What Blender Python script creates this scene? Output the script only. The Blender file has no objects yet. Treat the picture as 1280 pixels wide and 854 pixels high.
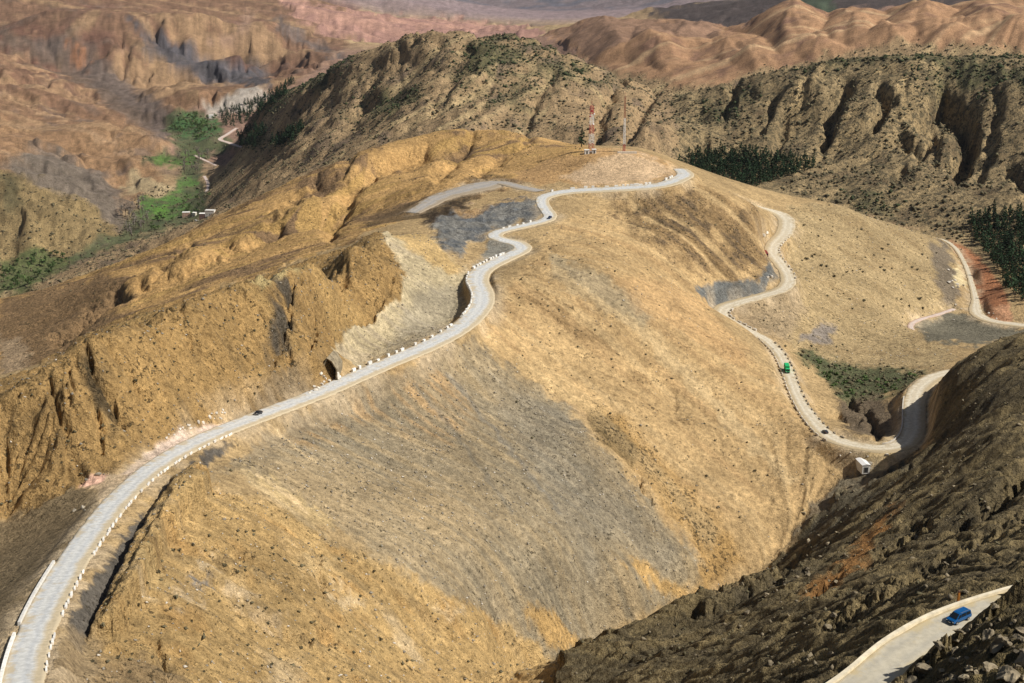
import bpy, bmesh, math, random
import numpy as np
from mathutils import Vector, Matrix

random.seed(7)
rng = np.random.default_rng(11)
scene = bpy.context.scene
COL = scene.collection

# ------------------------------------------------------------------ camera
PW, PH, FPX = 1280.0, 854.0, 1778.0        # photograph size and focal length in its pixels
PITCH = math.atan(547.0 / FPX)              # the horizon lies above the top of the frame
CAMZ = 600.0
cam_data = bpy.data.cameras.new("camera")
cam_data.sensor_width = 36.0
cam_data.lens = 36.0 * FPX / PW
cam_data.clip_start = 1.0
cam_data.clip_end = 60000.0
camera = bpy.data.objects.new("camera", cam_data)
camera.location = (0, 0, CAMZ)
camera.rotation_euler = (math.pi / 2 - PITCH, 0, 0)
COL.objects.link(camera)
scene.camera = camera

# ------------------------------------------------------------------ light
SUN_AZ = math.radians(104.0)                # clockwise from +Y (view direction): from the right, a little behind
SUN_EL = math.radians(46.0)
world = bpy.data.worlds.new("World")
scene.world = world
world.use_nodes = True
wn = world.node_tree.nodes
sky = wn.new("ShaderNodeTexSky")
sky.sky_type = 'NISHITA'
sky.sun_disc = False
sky.sun_elevation = SUN_EL
sky.sun_rotation = SUN_AZ
sky.altitude = 300.0
sky.dust_density = 2.5
wn["Background"].inputs[1].default_value = 0.05
world.node_tree.links.new(sky.outputs[0], wn["Background"].inputs[0])
sun_data = bpy.data.lights.new("sun", 'SUN')
sun_data.energy = 5.0
sun_data.angle = math.radians(0.5)
sun_data.color = (1.0, 0.96, 0.90)
sun = bpy.data.objects.new("sun", sun_data)
sd = Vector((math.sin(SUN_AZ) * math.cos(SUN_EL), math.cos(SUN_AZ) * math.cos(SUN_EL), math.sin(SUN_EL)))
sun.rotation_euler = sd.to_track_quat('Z', 'Y').to_euler()
sun.location = (0, 0, CAMZ + 500)
COL.objects.link(sun)
scene.view_settings.view_transform = 'Standard'
scene.view_settings.look = 'None'
scene.view_settings.exposure = 0.05
scene.view_settings.gamma = 1.0

# ------------------------------------------------------------------ survey helpers
CP, SP = math.cos(PITCH), math.sin(PITCH)

def from_px(px, py, t):
    """point (camera at 0,0,0) on the sight line of a photo pixel at depth t (t < 0: at height t instead)"""
    u = (px - 640.0) / FPX
    v = (py - 427.0) / FPX
    k = SP + v * CP
    if t < 0:
        t = -t / k
    return (t * u, t * (CP - v * SP), -t * k)

def to_px(x, y, z):
    t = y * CP - z * SP
    return 640.0 + FPX * x / t, 427.0 - FPX * (y * SP + z * CP) / t, t

def smooth(a, b, x):
    s = np.clip((x - a) / (b - a), 0, 1)
    return s * s * (3 - 2 * s)

_perm = rng.permutation(1024).astype(np.int32)
_ang = rng.random(1024) * 2 * np.pi
_gx, _gy = np.cos(_ang).astype(np.float32), np.sin(_ang).astype(np.float32)

def perlin(x, y, seed=0):
    x = np.asarray(x, dtype=np.float64); y = np.asarray(y, dtype=np.float64)
    xi = np.floor(x); yi = np.floor(y)
    xf = (x - xi).astype(np.float32); yf = (y - yi).astype(np.float32)
    xi = xi.astype(np.int32); yi = yi.astype(np.int32)
    u = xf * xf * xf * (xf * (xf * 6 - 15) + 10)
    v = yf * yf * yf * (yf * (yf * 6 - 15) + 10)
    a0 = _perm[(xi + seed * 57) & 1023]; a1 = _perm[(xi + 1 + seed * 57) & 1023]
    def g(a, yy, fx, fy):
        h = _perm[(a + yy + seed * 131) & 1023]
        return _gx[h] * fx + _gy[h] * fy
    n00 = g(a0, yi, xf, yf); n10 = g(a1, yi, xf - 1, yf)
    n01 = g(a0, yi + 1, xf, yf - 1); n11 = g(a1, yi + 1, xf - 1, yf - 1)
    nx0 = n00 + u * (n10 - n00); nx1 = n01 + u * (n11 - n01)
    return (nx0 + v * (nx1 - nx0)) * 1.5

def fbm(x, y, octs, seed=0, gain=0.5):
    s = 0; a = 1.0; f = 1.0
    for o in range(octs):
        s = s + a * perlin(x * f + 13.7 * o, y * f - 7.1 * o, seed + o)
        a *= gain; f *= 2.03
    return s

def ridged(x, y, octs, seed=0, gain=0.5):
    s = 0; a = 1.0; f = 1.0; tot = 0
    for o in range(octs):
        s = s + a * (1 - 2.0 * np.abs(perlin(x * f + 5.3 * o, y * f + 9.2 * o, seed + o)))
        tot += a; a *= gain; f *= 2.05
    return s / tot

# ------------------------------------------------------------------ survey: roads  (px, py, height, half width)
ROADS = {
 'road': [(40,1010,-126,3.6),(28,940,-131,3.6),(24,900,-134,3.7),(28,854,-137,3.7),(41,800,-141,3.7),(68,740,-146,3.8),(105,680,-153,3.9),(150,622,-160,4.0),
          (200,579,-167,4.3),(260,546,-172,4.8),(330,518,-179,5.2),(400,491,-184,5.2),(470,460,-187,5.3),(540,430,-189,5.5),
          (578,408,-190,5.5),(600,385,-190,5.6),(604,368,-190,5.6),(597,350,-190,5.8),(604,337,-190,5.8),(628,324,-190,5.6),(648,315,-190,5.2),(654,309,-190,5.2),(645,303,-190,5.2),
          (626,299,-189.5,4.6),(618,294,-189.3,4.4),(626,289,-189,4.4),(652,283,-188.5,4.2),(680,276,-188,4.2),(688,270,-187.5,4.2),
          (681,259,-187,4.2),(678,249,-186,4.4),(690,243,-185.5,6),(715,239,-185,7),(760,236.5,-184,7.5),(805,234,-183,7.5),(832,230,-182,7),(848,224,-181,6.5),(857,218,-181.5,6),(850,211,-184,5)],
 'track': [(516,266,-191,5),(530,258,-190,6),(552,246,-189,8),(580,238,-187.5,10),(605,232,-187,12),(625,228,-186.5,6),(650,234,-186,5.5),(675,239,-185.7,5)],
 'gravel_road': [(935,252,-214,4),(950,259,-219,5),(972,266,-223,5.5),(983,276,-225,6.2),(980,291,-226.5,6),(968,304,-228,5.5),(965,316,-229,5),(976,331,-231,4.5),(985,346,-233,4.8),(980,360,-234.5,5),
          (955,369,-236,5),(925,377,-237,5.5),(905,384,-238,6),(902,394,-239.5,4.5),(918,404,-241,4),(940,415,-242.5,3.3),(957,425,-244,3.3),(973,441,-245,3.4),(984,462,-246,3.5),(992,485,-246.5,3.5),(1003,508,-247,3.7),(1020,531,-247,4.2),
          (1040,548,-247,4.6),(1070,557,-247,4.8),(1105,561,-246.5,5),(1130,555,-246,5.2),(1142,538,-246,5.4),(1143,515,-246,5.4),(1145,495,-246,5.4),(1155,480,-246,5.2),(1172,470,-246,5),(1200,464,-246,5),(1240,460,-246,5)],
 'valley_road': [(1150,294,-285.5,2.0),(1176,299,-285.5,2.0),(1193,309,-285.3,2.0),(1206,330,-285,2.0),(1214,354,-284.7,2.2),(1219,374,-284.2,2.8),(1219,388,-283.5,4.5),(1226,396,-283,5),(1243,402,-282,5),(1265,405,-281,5),(1300,409,-280,5),(1360,414,-279,5)],
 'mountain_road': [(930,960,-124,4.2),(1010,905,-122,4.2),(1082,862,-120,4.4),(1128,821,-119.5,4.4),(1165,796,-119,4.3),(1203,777,-119,4.2),(1240,763,-118.5,4),(1290,748,-118,4),(1360,730,-117,4)],
 'dirt_path': [(318,187,-470,5),(300,183,-482,5.5),(285,178,-490,5.5),(275,174,-494,5.5),(284,168,-497,5),(296,160,-500,4.5)],
 'footpath': [(243,194,-506,3.2),(253,199,-505,3.2),(262,203,-503,3.2),(270,207,-498,3.2)],
 'footpath_2': [(255,220,-507,3.2),(259,227,-507,3.2),(260,234,-508,3),(257,241,-510,3)],
 'footpath_3': [(1192,386,-283.5,2),(1172,393,-281.5,2),(1150,399,-279,2),(1138,406,-277.5,2),(1141,414,-277,2)],
}

# ------------------------------------------------------------------ survey: relief (px, py, depth or -height)
S = []
def line(*pts):
    """a break line of the relief, sampled along its length"""
    P = [from_px(*p) for p in pts]
    px = [p[:2] for p in pts]
    for a in range(len(P) - 1):
        n = max(1, int(math.hypot(px[a+1][0]-px[a][0], px[a+1][1]-px[a][1]) / 22))
        for i in range(n):
            f = i / n
            S.append(tuple(P[a][j] + f * (P[a+1][j] - P[a][j]) for j in range(3)))
    S.append(P[-1])
def pts(*ps):
    for p in ps: S.append(from_px(*p))

# gully between the main hill and the dark slope
line((1139,566,-250),(1100,584,-254),(1051,602,-259),(1015,634,-266),(984,680,-275),(940,730,-283),(870,785,-290),(790,835,-292),(720,868,-284),(650,905,-268))
# dark slope: rib above the gully, and its face
line((640,890,435),(680,854,440),(700,832,446),(740,812,456),(790,790,470),(850,760,490),(904,745,510),(951,728,535),(1018,695,588))
line((1280,420,700),(1230,439,698),(1180,463,700),(1173,490,690),(1170,522,681),(1161,552,672))
line((1330,400,690),(1280,421,698))
pts((1110,592,650),(1070,625,632),(1040,665,606),(1150,577,642),(1200,510,640),(1240,480,632),(1280,480,612),(1200,560,590),(1280,540,545),(1150,620,568),
    (1100,650,560),(1200,650,470),(1280,600,482),(1280,660,402),(1220,700,385),(1280,710,322),(1130,690,470),(1060,700,522),(1000,760,425),(1000,720,545),(920,790,445),
    (850,800,455),(800,854,408),(720,854,435),(900,854,358),(1000,800,352),(1050,760,390),(1000,854,290),(1100,780,290),(1150,745,305),(1120,740,345),
    (1330,560,540),(1340,640,430),(1400,500,600),(1420,420,700),(1420,600,500),(1600,600,500),(1600,400,650))
line((1222,735,250),(1240,731,249),(1280,720,247))
# foreground mound at bottom right
line((1132,874,206),(1165,846,208),(1190,826,207),(1222,803,208),(1256,778,210),(1292,756,212))
pts((1200,854,178),(1250,820,183),(1290,790,187),(1330,800,178),(1180,900,160),(1280,900,150),(1240,845,172))
pts((1000,1000,190),(800,1000,240),(1200,1000,130),(600,1000,320),(400,1000,290),(250,960,270),(900,1100,150),(640,1150,200),(300,1150,220),(1500,900,150))
for th, r, z in [(-.5,50,-62),(0,50,-52),(.5,50,-40),(-.5,100,-100),(0,100,-90),(.4,100,-66),(-.6,160,-125),(-.25,150,-120),(.1,150,-115),(-.8,80,-90),(.8,80,-30),(.8,200,-60),(.8,400,-90),(-.8,250,-190),(-.8,500,-330),(.8,700,-150)]:
    S.append((r*math.sin(th), r*math.cos(th), z))
# yellow hill: edge beside the road, trench, face
line((290,578,464),(250,592,441),(215,614,414),(185,655,378),(160,705,346),(140,750,322),(115,790,302),(105,830,288))
line((262,573,466),(225,597,432),(190,632,402),(160,672,372),(130,720,340),(105,765,317),(88,805,300))
pts((110,870,274),(95,930,252),(160,854,287),(250,854,306),(320,854,328),(400,854,357),(500,854,402),(600,854,448),(660,854,478),(690,840,492),
    (200,760,326),(250,760,340),(200,700,362),(300,760,366),(300,700,384),(250,650,400),(300,620,438),(350,650,440),(400,740,408),(450,780,418),(540,800,452),(620,810,482))
# main hill below the road: scree and tan slope
pts((330,590,470),(400,560,516),(400,640,470),(460,510,580),(500,500,592),(500,600,532),(500,700,466),(560,460,632),(600,500,634),(600,600,560),(600,700,506),(600,780,478),
    (640,400,706),(640,450,674),(700,400,722),(700,500,662),(700,600,600),(700,700,552),(700,790,526),(760,330,800),(800,350,792),(800,430,735),(800,500,689),(800,580,642),(800,660,604),(800,740,570),
    (850,420,756),(900,470,736),(900,550,687),(900,640,638),(870,710,599),(950,600,671),(940,660,638),(960,530,712),(1000,600,668),(980,640,652),(740,300,842),(720,340,772),(750,560,625),(850,500,712),(850,600,652))
line((890,386,852),(920,400,840),(945,424,815),(965,450,788),(985,485,752),(1000,515,720),(1028,550,690),(1060,572,680))
pts((850,300,900),(900,330,905),(950,300,962),(945,255,988),(960,340,928),(905,235,996),(870,360,872),(800,270,930),(760,255,945),(900,300,930))
line((860,216,1003),(900,236,1003),(945,256,1000))
# mound with the masts and the crest behind the road
line((640,214,1050),(690,198,1048),(715,188,1046),(740,187,1044),(790,187,1040),(815,193,1032),(840,205,1020))
pts((780,215,1005),(720,222,1000),(830,222,998),(765,200,1020))
pts((740,183,1180),(800,183,1180),(860,205,1150))
# golden ridge behind
line((0,372,1040),(50,365,1060),(130,335,1100),(210,305,1130),(260,275,1145),(300,258,1150),(345,235,1150),(400,210,1150),(450,188,1150),(500,175,1155),(560,160,1170),(610,158,1175),(660,169,1165),(715,182,1140))
pts((-100,400,1000),(-200,430,950),(0,430,930),(100,385,925),(60,400,950),(200,335,975),(280,310,985),(330,290,1005),(420,255,1035),(480,215,1080),(540,195,1100),(600,190,1100),(640,200,1075),(560,215,1020),(500,235,1050),(450,245,1042),(380,290,960),(440,275,945),(490,262,960))
for poly, d in [([(520,200),(470,225),(430,255),(415,290)],26),([(470,185),(440,205),(410,240)],-14),([(600,175),(560,200),(520,222)],22),([(400,225),(340,265),(300,300)],20),([(300,270),(240,310),(190,345)],24),([(350,250),(300,280),(262,310)],-12),([(230,305),(170,345),(130,375)],-14),([(150,345),(100,380),(50,415)],20),([(650,180),(620,200),(590,212)],-12)]:
    for px, py in poly:
        S.append(from_px(px, py, np.interp(py, [160,215,260,310,350,420], [1165,1100,1035,975,950,920]) + d))
pts((0,460,820),(60,430,860),(20,440,850))
# left golden spur
line((-120,560,400),(-60,525,425),(0,497,452),(60,455,462),(110,420,468),(160,400,490),(200,385,512),(265,362,548),(330,340,586),(400,318,640),(440,300,700),(462,291,775))
for px, py, t in [(-60,525,425),(0,497,452),(60,455,462),(110,420,468),(160,400,490),(200,385,512),(232,373,530),(265,362,548),(297,351,567),(330,340,586),(365,329,612),(400,318,640)]:
    x, y, z = from_px(px, py, t); S.append((x * 1.035, y * 1.035, z - 13)); S.append((x * 1.08, y * 1.08, z - 32))
pts((0,650,422),(50,618,420),(0,580,435),(60,560,434),(100,600,428),(100,500,446),(160,570,450),(160,490,470),(200,555,466),(230,460,500),(250,525,492),(300,505,520),(300,420,548),(370,480,556),(370,400,600),(420,450,618),(420,380,652),(460,350,690),
    (480,380,692),(495,340,720),(60,480,452),(300,380,555))
line((480,292,790),(492,312,760),(504,342,724),(504,365,706),(485,388,688),(450,408,668),(428,430,650),(414,450,632))
pts((30,700,370),(0,740,345),(0,700,385),(70,660,395),(-60,700,400),(-100,800,330),(-60,860,280),(-200,900,300),(-300,700,480))
pts((0,570,600),(100,500,610),(200,455,660),(330,395,740),(400,350,800),(60,530,600),(150,480,640),(265,425,690),(-80,600,560))
# pale scoop and mine
pts((530,300,790),(560,330,768),(545,360,738),(520,395,706),(480,420,676),(450,435,655),(575,365,752),(582,380,735),(570,400,715),(555,413,700),(500,330,755),(576,345,768))
pts((560,280,880),(590,300,850),(605,270,905),(640,262,920),(640,285,880),(660,255,928),(570,260,925),(600,245,960),(620,305,838),(610,318,815),(535,285,855))
# spur right of the gravel road, basin
pts((1030,300,1040),(1060,258,1130),(1000,252,1125),(1060,300,1075),(1120,300,1130),(1130,284,1185),(1180,297,1245),(1150,340,1070),(1060,350,985),(1130,370,1010),(1170,350,1065),
    (1010,380,915),(1050,420,895),(1000,420,868),(960,395,882),(1100,400,945),(1190,420,925),(1240,430,905),(1280,425,915),(1150,440,875),(1100,440,880),(1180,450,850),(1040,460,835),(1000,470,796),(1020,500,757),(1060,480,808),(1100,480,800),(1140,468,815),
    (1090,510,765),(1060,530,722),(1020,520,735),(1090,545,712),(1125,520,720),(1120,545,700))
pts((1200,350,1095),(1215,330,1130),(1190,310,1200),(1240,380,1030),(1255,360,1060),(1280,370,1040),(1240,330,1140),(1150,294,1290),(1280,390,1010))
line((1278,446,800),(1230,455,815),(1190,462,800))
# conifer valley, right mountain
pts((870,206,1600),(930,232,1480),(1000,205,1640),(945,240,1430),(1010,240,1430),(1060,248,1390),(1120,272,1330),(1200,285,1290),(1280,300,1230),(1280,340,1120),(1250,315,1200))
line((850,124,1880),(870,117,1830),(900,108,1790),(960,97,1740),(1010,85,1710),(1060,79,1690),(1130,69,1660),(1200,72,1630),(1290,72,1600),(1400,72,1560))
pts((880,150,1690),(950,150,1640),(1020,150,1590),(1100,150,1540),(1180,150,1500),(1280,150,1440),(1000,100,1665),(1130,100,1600),(1240,100,1530),(950,190,1570),(1080,210,1450),(1150,200,1440),(1220,215,1380),(1280,220,1330),(1030,190,1540),(900,190,1600),(1400,220,1330),(1400,350,1050),(1350,380,980))
# spurs and gullies of the right mountain
for ax, ay, bx, by, d in [(905,112,870,165,-26),(985,100,925,185,26),(1075,92,1030,175,-26),(1130,100,1085,210,26),(1190,115,1175,215,-34),(1255,112,1230,230,30)]:
    for f in (0, .33, .66, 1):
        px, py = ax + f * (bx - ax), ay + f * (by - ay)
        crest = 1840 - .68 * (px - 860) * (1 if px < 1000 else .72) if px < 1000 else 1712 - .4 * (px - 1000)
        t0 = crest - (py - 75) * 1.45
        S.append(from_px(px, py, t0 - d * (.4 + .45 * math.sin(f * 3.1))))
# shrub mountain
line((270,158,3120),(300,138,2950),(350,115,2750),(400,90,2550),(440,66,2380),(480,50,2260),(540,41,2150),(600,50,2080),(645,48,2060),(690,68,2010),(740,88,1970),(800,106,1930),(850,122,1890))
pts((600,100,1880),(500,120,1980),(400,150,2200),(330,190,2480),(280,232,2440),(600,150,1730),(700,150,1690),(800,150,1650),(700,100,1840),(780,120,1760),(550,70,2010),(450,95,2220),(640,75,1950),(350,205,2100),(450,165,1950),(840,165,1610),(520,145,1850),(300,200,2600),(300,246,2330),(260,265,2450),(830,140,1700))
# spurs and gullies on it
for ax, ay, bx, by, d in [(480,66,430,140,30),(530,60,490,130,-26),(600,64,570,140,28),(660,72,640,145,-26),(720,92,700,150,28),(775,108,760,160,-30),(830,122,820,168,24)]:
    for f in (0, .33, .66, 1):
        px, py = ax + f * (bx - ax), ay + f * (by - ay)
        crest = np.interp(px, [440,540,645,740,850], [2380,2150,2060,1970,1900]); cy = np.interp(px, [440,540,645,740,850], [60,34,40,78,110])
        t0 = crest - (py - cy) * 3.1
        S.append(from_px(px, py, t0 - d * (.4 + .45 * math.sin(f * 3.1))))
for x,y,z in [(-60,1420,-335),(60,1450,-325),(-200,1450,-360),(-350,1500,-410),(-500,1600,-470),(150,1400,-310),(-620,1500,-480),(-700,1300,-440),(260,1330,-290)]:
    S.append((x,y,z))
# behind crest of shrub mountain and right mountain
for px, t, z in [(300,3600,-500),(400,3300,-470),(480,3000,-440),(540,2700,-400),(640,2600,-370),(740,2480,-350),(850,2350,-330),(960,2200,-320),(1060,2150,-320),(1180,2050,-310),(1280,2000,-310),(1400,2000,-310)]:
    S.append(((px-640)/FPX*t, t*.96, z))
# valley floor at left
pts((0,352,-540),(60,335,-540),(100,312,-536),(150,292,-531),(170,275,-524),(180,262,-520),(245,272,-520),(230,235,-518),(250,205,-511),(230,190,-509),(255,178,-504),(250,160,-500),(225,152,-497),(290,180,-496),(270,148,-498),(-150,370,-545),(-400,400,-550),(240,250,-519),(200,285,-528),
    (0,300,2300),(-200,320,2200),(60,270,2350),(0,230,2450),(100,265,2430),(130,280,2420),(60,225,2520),(0,205,2560),(-200,200,2500),(150,245,2650),(200,225,2800),(140,210,2850),(100,190,2900),(210,205,2960),(60,170,2950),(100,150,3150),(180,165,3330),(215,170,3330),(190,150,3480),(150,130,3550),(-200,100,3000),
    (-200,50,3900),(-200,0,3700))
# far mountains
for poly, d in [([(0,42),(80,92),(150,132),(205,158)],230),([(0,75),(70,112),(140,150),(190,172)],-40),([(0,118),(90,158),(165,192),(195,212)],-70),([(20,172),(100,205),(160,240)],110),([(60,12),(150,62),(230,98),(262,118)],-60),([(150,10),(215,62),(260,100)],120),([(250,10),(300,60),(335,95)],-60),([(330,20),(370,60),(385,75)],90)]:
    for px, py in poly:
        S.append(from_px(px, py, np.interp(py, [0,50,100,150,200,240], [4700,4300,3750,3250,2850,2650]) + d))
pts((300,100,4300),(270,128,3800),(240,120,4000),(0,0,5000),(100,20,4800),(200,0,5600),(350,50,5000),(280,60,4700),(330,105,4150),(380,75,4400),(420,50,4700),(400,0,6200),(300,0,5900),(430,22,5700),(-300,-60,5000),(-100,-60,5800),(200,-80,7000),(400,-70,8000))
line((330,0,6300),(440,24,6500),(500,27,6550),(560,29,6600),(640,39,6500),(700,47,6300))
pts((480,50,5400),(560,50,5500),(640,50,5400),(700,55,5200),(700,12,8200),(600,10,8400),(500,2,8400),(800,8,7600),(640,-40,11000),(900,-40,9500),(300,-60,9500),(1100,-60,8000),(1300,-80,7000),(640,-130,14000),(0,-130,9000),(1300,-140,10000))
line((690,46,3600),(730,38,3500),(770,27,3400),(820,23,3300),(860,28,3250),(900,36,3150),(935,44,3050),(965,32,3050),(1000,24,3050),(1050,26,2950),(1090,18,2950),(1130,14,2900),(1180,6,2900),(1220,2,2950),(1290,-4,2900),(1400,-10,2900))
pts((760,72,2900),(830,88,2600),(800,60,2900),(900,72,2700),(940,78,2500),(1000,62,2500),(1050,55,2500),(1100,48,2500),(1180,45,2450),(1260,45,2400),(870,60,2900),(980,50,2750),(1150,35,2650),(1240,25,2650))
line((810,18,5200),(840,6,5100),(880,2,5000),(940,4,4800),(1000,-6,4600),(1100,-10,4500),(1300,-30,4300))
pts((860,18,4500),(920,22,4200),(960,14,4200),(1050,8,4000),(780,22,5000),(700,30,5600))
for px, t, z in [(820,4100,-420),(900,3800,-400),(1000,3700,-360),(1100,3600,-330),(1200,3600,-300)]:
    S.append(((px-640)/FPX*t, t*.96, z))

# ------------------------------------------------------------------ roads in space
def resample(P, step):
    P = np.array(P, float)
    # Catmull-Rom through the survey points
    Q = []
    n = len(P)
    for i in range(n - 1):
        p0, p1, p2, p3 = P[max(i-1,0)], P[i], P[i+1], P[min(i+2,n-1)]
        m = max(4, int(np.linalg.norm((p2-p1)[:2]) / step * 2))
        for a in range(m):
            t = a / m
            Q.append(0.5*((2*p1)+(-p0+p2)*t+(2*p0-5*p1+4*p2-p3)*t*t+(-p0+3*p1-3*p2+p3)*t**3))
    Q.append(P[-1]); Q = np.array(Q)
    d = np.r_[0, np.cumsum(np.linalg.norm(np.diff(Q[:, :2], axis=0), axis=1))]
    s = np.linspace(0, d[-1], max(2, int(d[-1] / step)))
    return np.stack([np.interp(s, d, Q[:, k]) for k in range(Q.shape[1])], 1)

ROADPTS = {}
for name, L in ROADS.items():
    P = [from_px(a, b, z) + (hw,) for a, b, z, hw in L]
    far = P[0][1] > 1500
    R = resample(P, 4.0 if far else 1.6)
    k = np.ones(7) / 7
    for c in (0, 1, 2):                      # ease the bends and the profile
        v = np.pad(R[:, c], 3, mode='edge'); sm = np.convolve(v, k, 'valid'); sm[0] = R[0, c]; sm[-1] = R[-1, c]; R[:, c] = sm
    ROADPTS[name] = R
    stepn = max(1, int((30 if far else 8) / (4.0 if far else 1.6)))
    for q in R[::stepn]:
        S.append((q[0], q[1], q[2]))

# ------------------------------------------------------------------ height field: radial basis surface through the survey
SV = np.array(S, float)
cth = np.arctan2(SV[:, 0], SV[:, 1]); cq = np.log(np.hypot(SV[:, 0], SV[:, 1]))
keep = []
seen_cells = {}
for i in range(len(SV)):                     # drop near duplicates
    c = (round(cth[i] / .004), round(cq[i] / .006))
    if c not in seen_cells:
        seen_cells[c] = i; keep.append(i)
SV, cth, cq = SV[keep], cth[keep], cq[keep]
QS = 1.0
def kern(d2): return np.sqrt(d2 + 0.006 ** 2)
A = kern((cth[:, None] - cth[None]) ** 2 + (cq[:, None] - cq[None]) ** 2)
n = len(SV)
M = np.zeros((n + 3, n + 3)); M[:n, :n] = A - np.eye(n) * 0.0006
M[:n, n] = 1; M[:n, n+1] = cth; M[:n, n+2] = cq; M[n:, :n] = M[:n, n:].T
W = np.linalg.solve(M, np.r_[SV[:, 2], 0, 0, 0])
# coarse log-polar grid
TH0, TH1, NT = -0.92, 0.92, 460
Q0, Q1, NQ = math.log(44.0), math.log(16000.0), 560
gth = np.linspace(TH0, TH1, NT); gq = np.linspace(Q0, Q1, NQ)
GZ = np.empty((NQ, NT))
for a in range(0, NQ, 20):
    qq = gq[a:a+20][:, None, None]; tt = gth[None, :, None]
    GZ[a:a+20] = kern((tt - cth) ** 2 + (qq - cq) ** 2) @ W[:n] + W[n] + W[n+1] * gth[None] + W[n+2] * gq[a:a+20][:, None]
def blur(G, s):
    k = np.exp(-0.5 * (np.arange(-3*s, 3*s+1) / s) ** 2) if s >= 1 else np.array([.25,.5,.25]); k /= k.sum()
    m = len(k) // 2
    G = np.apply_along_axis(lambda v: np.convolve(np.pad(v, m, mode='edge'), k, 'valid'), 0, G)
    return np.apply_along_axis(lambda v: np.convolve(np.pad(v, m, mode='edge'), k, 'valid'), 1, G)
GZ = blur(GZ, 1)

def bil(G, th, q):
    fi = np.clip((q - Q0) / (Q1 - Q0) * (NQ - 1), 0, NQ - 1.001); fj = np.clip((th - TH0) / (TH1 - TH0) * (NT - 1), 0, NT - 1.001)
    i = fi.astype(np.int32); j = fj.astype(np.int32); a = (fi - i); b = (fj - j)
    return (G[i, j] * (1-a) * (1-b) + G[i+1, j] * a * (1-b) + G[i, j+1] * (1-a) * b + G[i+1, j+1] * a * b)

# downslope direction field (log-polar plane is conformal to the ground)
GB = blur(GZ, 2)
dq, dt = np.gradient(GB, gq, gth)
gn = np.hypot(dq, dt) + 1e-6
SQd, STd = -dq / gn, -dt / gn
SLOPE = gn / np.exp(gq)[:, None]            # true slope (tangent)

def flow_noise(lam, doublings, seed, nt, nq, octs=1, h0=.4):
    """noise smeared along the fall line by repeated doubling: gullies and scree streaks"""
    a0, a1, b0, b1 = -.44, .44, math.log(120), math.log(9500)
    th, q = np.meshgrid(np.linspace(a0, a1, nt), np.linspace(b0, b1, nq)); th = th.ravel(); q = q.ravel()
    sa, sb = (nt - 1) / (a1 - a0), (nq - 1) / (b1 - b0)
    def look(Gs, t_, q_):
        fj = np.clip((t_ - a0) * sa, 0, nt - 1.001); fi = np.clip((q_ - b0) * sb, 0, nq - 1.001)
        i = fi.astype(np.int32); j = fj.astype(np.int32); a = (fi - i).astype(np.float32); b = (fj - j).astype(np.float32)
        k = i * nt + j; w00 = (1-a)*(1-b); w10 = a*(1-b); w01 = (1-a)*b; w11 = a*b
        return [G[k] * w00 + G[k+nt] * w10 + G[k+1] * w01 + G[k+nt+1] * w11 for G in Gs]
    h = lam * h0
    ft, fq = (bil(STd, th, q) * h).astype(np.float32), (bil(SQd, th, q) * h).astype(np.float32)
    rt, rq = -ft, -fq
    G = fbm(th / lam, q / lam, octs, seed).astype(np.float32)
    for k in range(doublings):
        (g1,) = look([G], th + ft, q + fq); (g2,) = look([G], th + rt, q + rq)
        G = .25 * g1 + .25 * g2 + .5 * G
        if k < doublings - 1:
            x, y = look([ft, fq], th + ft, q + fq); ft, fq = ft + x, fq + y
            x, y = look([rt, rq], th + rt, q + rq); rt, rq = rt + x, rq + y
    G /= G.std()
    return lambda t_, q_: look([G], t_, q_)[0]

# ------------------------------------------------------------------ terrain sheet (fan of cells, finer where the ground is nearer)
q_rows = np.concatenate([np.arange(math.log(44), math.log(150), .012), np.arange(math.log(150), math.log(1200), .00215),
                         np.arange(math.log(1200), math.log(4200), .0040), np.arange(math.log(4200), math.log(15500), .0095)])
core = np.arange(-0.375, 0.3751, 0.00100)
side = 0.375 + np.cumsum(np.linspace(.0012, .025, 40))
side = side[side < 0.9]
t_cols = np.concatenate([-side[::-1], core, side])
NR, NC = len(q_rows), len(t_cols)
TH = np.tile(t_cols[None], (NR, 1)).ravel(); Q = np.repeat(q_rows, NC)
R = np.exp(Q)
X, Y = R * np.sin(TH), R * np.cos(TH)
Z = bil(GZ, TH, Q)
SL = bil(SLOPE, TH, Q)
PX, PY, T = to_px(X, Y, Z)

# nearest road
RB = np.full(X.size, 6.0); RD = np.full(X.size, 1e3); RZ = np.zeros(X.size); RH = np.zeros(X.size)
for name, P in ROADPTS.items():
    for x, y, z, hw in P:
        ppx, ppy, _t = to_px(x, y, z)
        if name.startswith('footpath') or name == 'dirt_path': reach = hw + 10
        else: reach = hw + 14
        r = math.hypot(x, y); th = math.atan2(x, y); da = (reach + 1) / r
        i0, i1 = np.searchsorted(q_rows, [math.log(max(r - reach, 45)), math.log(r + reach)]); j0, j1 = np.searchsorted(t_cols, [th - da, th + da])
        if i1 <= i0 or j1 <= j0: continue
        idx = (np.arange(i0, i1)[:, None] * NC + np.arange(j0, j1)[None]).ravel()
        d = np.hypot(X[idx] - x, Y[idx] - y) - hw
        m = d < RD[idx]; ii = idx[m]
        RD[ii] = d[m]; RZ[ii] = z; RH[ii] = hw; RB[ii] = 9.0 if y > 1500 else (2.6 if (name == 'road' and 335 < ppy < 408 and ppx > 570) else 6.0)

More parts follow.
